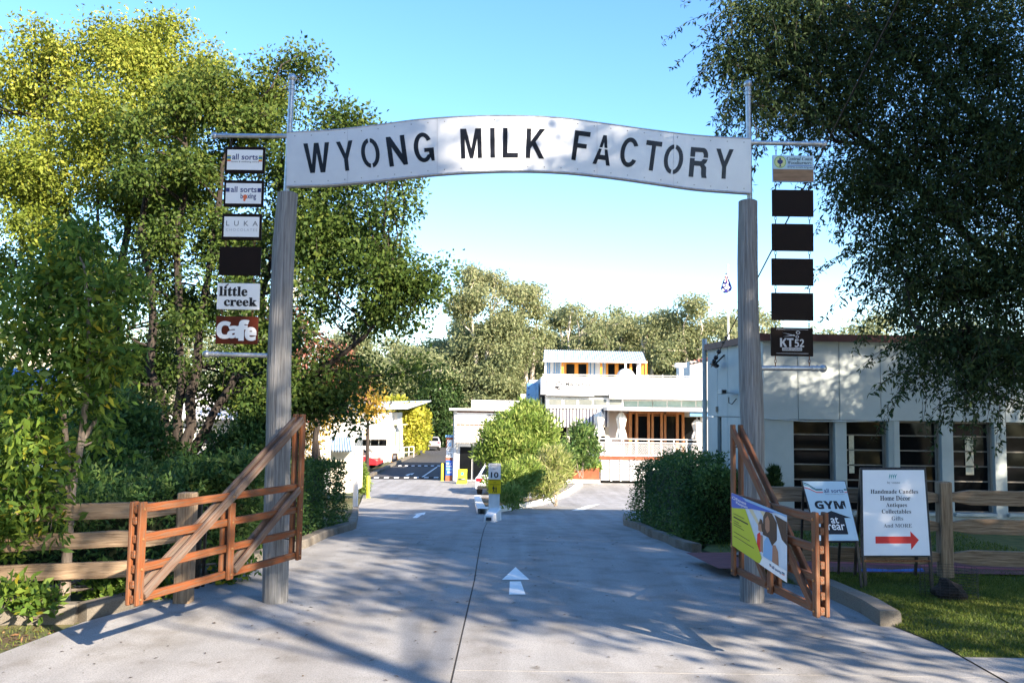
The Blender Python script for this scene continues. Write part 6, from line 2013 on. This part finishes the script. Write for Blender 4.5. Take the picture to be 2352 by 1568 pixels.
for i, (x, top, w, d, lab) in enumerate(((1060, 740, 150, 132, 'gum tree leaning behind the tallest gum'), (1160, 760, 150, 134, 'gum tree filling the gap between the two tall gums'), (1270, 715, 170, 136, 'gum tree behind the striped awning end of the cafe'),
        (1365, 740, 180, 137, 'gum tree just above the corrugated hut roof'), (1450, 738, 170, 133, 'gum tree above the hut roof on its flagpole side'), (1530, 742, 160, 134, 'gum tree above the mushroom vent'), (1660, 735, 160, 136, 'gum tree behind the flagpole foot'),
        (1295, 765, 230, 139, 'gum thicket behind the hut roof on its kiosk side'), (1400, 768, 240, 140, 'gum thicket behind the middle of the hut roof'), (1490, 765, 230, 139, 'gum thicket between the hut roof and the mushroom vent'),
        (870, 830, 150, 126, 'gum tree above the amber tree'), (960, 800, 140, 132, 'gum tree above the dark rainforest tree'))):
    gum(lab, x, top, w, d, 10, seed=70 + i, low=950)
gum('tallest grey green gum tree with forked pale trunk behind the kiosk', 1105, 628, 190, 118, 15, seed=1)
gum('broad gum tree rising behind the kiosk and cafe corner', 1215, 645, 150, 122, 13, seed=2)
gum('slim gum tree behind the kiosk end of the rooftop hut', 1318, 700, 110, 125, 10, seed=3)
gum('low rounded gum tree behind the rooftop hut', 1410, 728, 120, 124, 10, seed=4)
gum('gum tree behind the flagpole end of the rooftop hut', 1490, 735, 90, 121, 9, seed=5)
gum('wide flat crowned gum tree behind the flagpole', 1590, 688, 170, 118, 14, seed=6)
gum('gum tree showing beside the shaded pole', 1725, 715, 110, 120, 10, seed=7)
gum('gum tree above the low white building roof', 915, 778, 150, 116, 12, seed=8)
gum('gum tree glimpsed between the dark tree and the kiosk', 1010, 800, 100, 128, 9, seed=9)
gum('gum tree behind the reddening tree', 800, 760, 150, 110, 11, seed=10)
gum('pale gum tree seen through the stems of the large tree', 640, 600, 220, 70, 12, seed=11)
gum('gum tree far behind the blue roofed house', 90, 640, 300, 60, 12, seed=12)
gum('gum tree far behind the white weatherboard house', 400, 720, 300, 64, 12, seed=13)
gum('gum tree beyond the grey green building roof', 1980, 750, 260, 120, 12, seed=14)
gum('gum tree beyond the maroon roof edge under the dark tree', 2200, 748, 260, 118, 12, seed=15)
for i, (x, top, w, d, lab) in enumerate(((985, 850, 110, 116, 'dense dark rainforest tree at the lane end beside the kiosk'), (930, 880, 90, 118, 'dense dark tree behind the golden climber'), (1035, 900, 70, 117, 'dark bushy tree behind the kiosk roof'))):
    gum(lab, x, top, w, d, 12, leaf='forest', low=1010, name='rainforest_tree', seed=30 + i, dens=1.4, group='dark trees at the lane end')
for i, (x, lab) in enumerate(((1130, 'understorey trees behind the kiosk roof'), (1330, 'understorey trees behind the cafe'), (1540, 'understorey trees behind the cafe terrace end'))):
    gum(lab, x, 850, 260, 135, 14, low=980, name='understorey_tree', seed=50 + i, dens=1.1)
n = 26000
xx = RNG.uniform(-150, 190, n); yy = RNG.uniform(142, 165, n)
zz = RNG.uniform(0, 1, n) ** .8 * (11 + 3 * np.sin(xx * .06) + 2.5 * np.sin(xx * .17 + 1)) - 2.3
pos = np.stack([xx, yy, zz], 1)
A = leaf_arrays(pos, 1, .8, 1.5, .9, .3, .5, RNG.uniform(.1, .7, n))
tag(leaf_mesh('far_wood', *A, LEAF['gum']), 'far belt of eucalypt woodland closing the view', 'wood', kind='stuff')

# ------------------------------------------------------------------ street trees behind the camera, whose shade falls on the driveway
def street_tree(label, x, y, h, r, n, seed, z0=.38, z1=.92, low=0, s0=.28, s1=.42):
    rs = random.Random(seed)
    base = Vector((x, y, 0))
    st = [([base, base + Vector((.1, 0, h * .3)), base + Vector((0, .2, h * .6)), base + Vector((.1, 0, h * .85))], [.20, .15, .10, .04])]
    lob = []
    for i in range(n + low):
        a = rs.uniform(0, 2 * math.pi); q = r * rs.uniform(.15, .85)
        z = h * (rs.uniform(z0, z1) if i < n else rs.uniform(.30, z0))
        s = r * rs.uniform(s0, s1) * (1 if i < n else .55)
        lob.append((base + Vector((q * math.cos(a), q * math.sin(a), z)), (s, s, s * .8)))
    return make_tree('street_tree', label, base, st, lob, 'deep', .22, .13, 26, .6, dens=.8, droop=.3, twigs=4, limb_r=.04, group='street trees behind the viewpoint')
street_tree('leafy street tree over the aggregate footpath at the driveway mouth', 13.2, .8, 13.5, 4.8, 52, 1, .48, .95, low=20, s0=.15, s1=.27)
street_tree('tall street tree at the roadside beyond the footpath corner', 9.9, -5.0, 16.5, 3.3, 18, 2, .75, .95, low=12, s0=.3, s1=.45)
street_tree('leafy street tree at the footpath beside the lawn', 20.0, 4.0, 12.5, 5.2, 40, 3, s0=.13, s1=.24)
street_tree('leafy street tree across the road', 21.5, -4.0, 14, 5.0, 16, 4, s0=.15, s1=.25)
street_tree('unseen sky blocking tree at the driveway mouth on the side of the rail fence kerb', -9.5, -6.5, 13.5, 5.4, 26, 5)  # added out of view to cut skylight on the foreground
street_tree('unseen sky blocking tree on the verge straight across the road', -2.0, -24.5, 15, 6.0, 26, 6)  # unseen crown added against skylight from behind
street_tree('unseen sky blocking tree beside the utility pole', 3.0, -11.5, 14, 5.2, 24, 7)  # another crown added to dim the ambient light
n = 9000
xx = RNG.uniform(-90, 90, n); yy = RNG.uniform(-34, -26, n)
zz = RNG.uniform(0, 1, n) * (5.5 + 1.5 * np.sin(xx * .2) + np.sin(xx * .47))
A = leaf_arrays(np.stack([xx, yy, zz], 1), 1, .5, 1.1, .7, .3, .5, RNG.uniform(.1, .7, n))
tag(leaf_mesh('added_thicket', *A, LEAF['forest']), 'unseen thicket added across the street for the windows to reflect', 'thicket', kind='stuff')  # added behind the camera to fill the window reflections
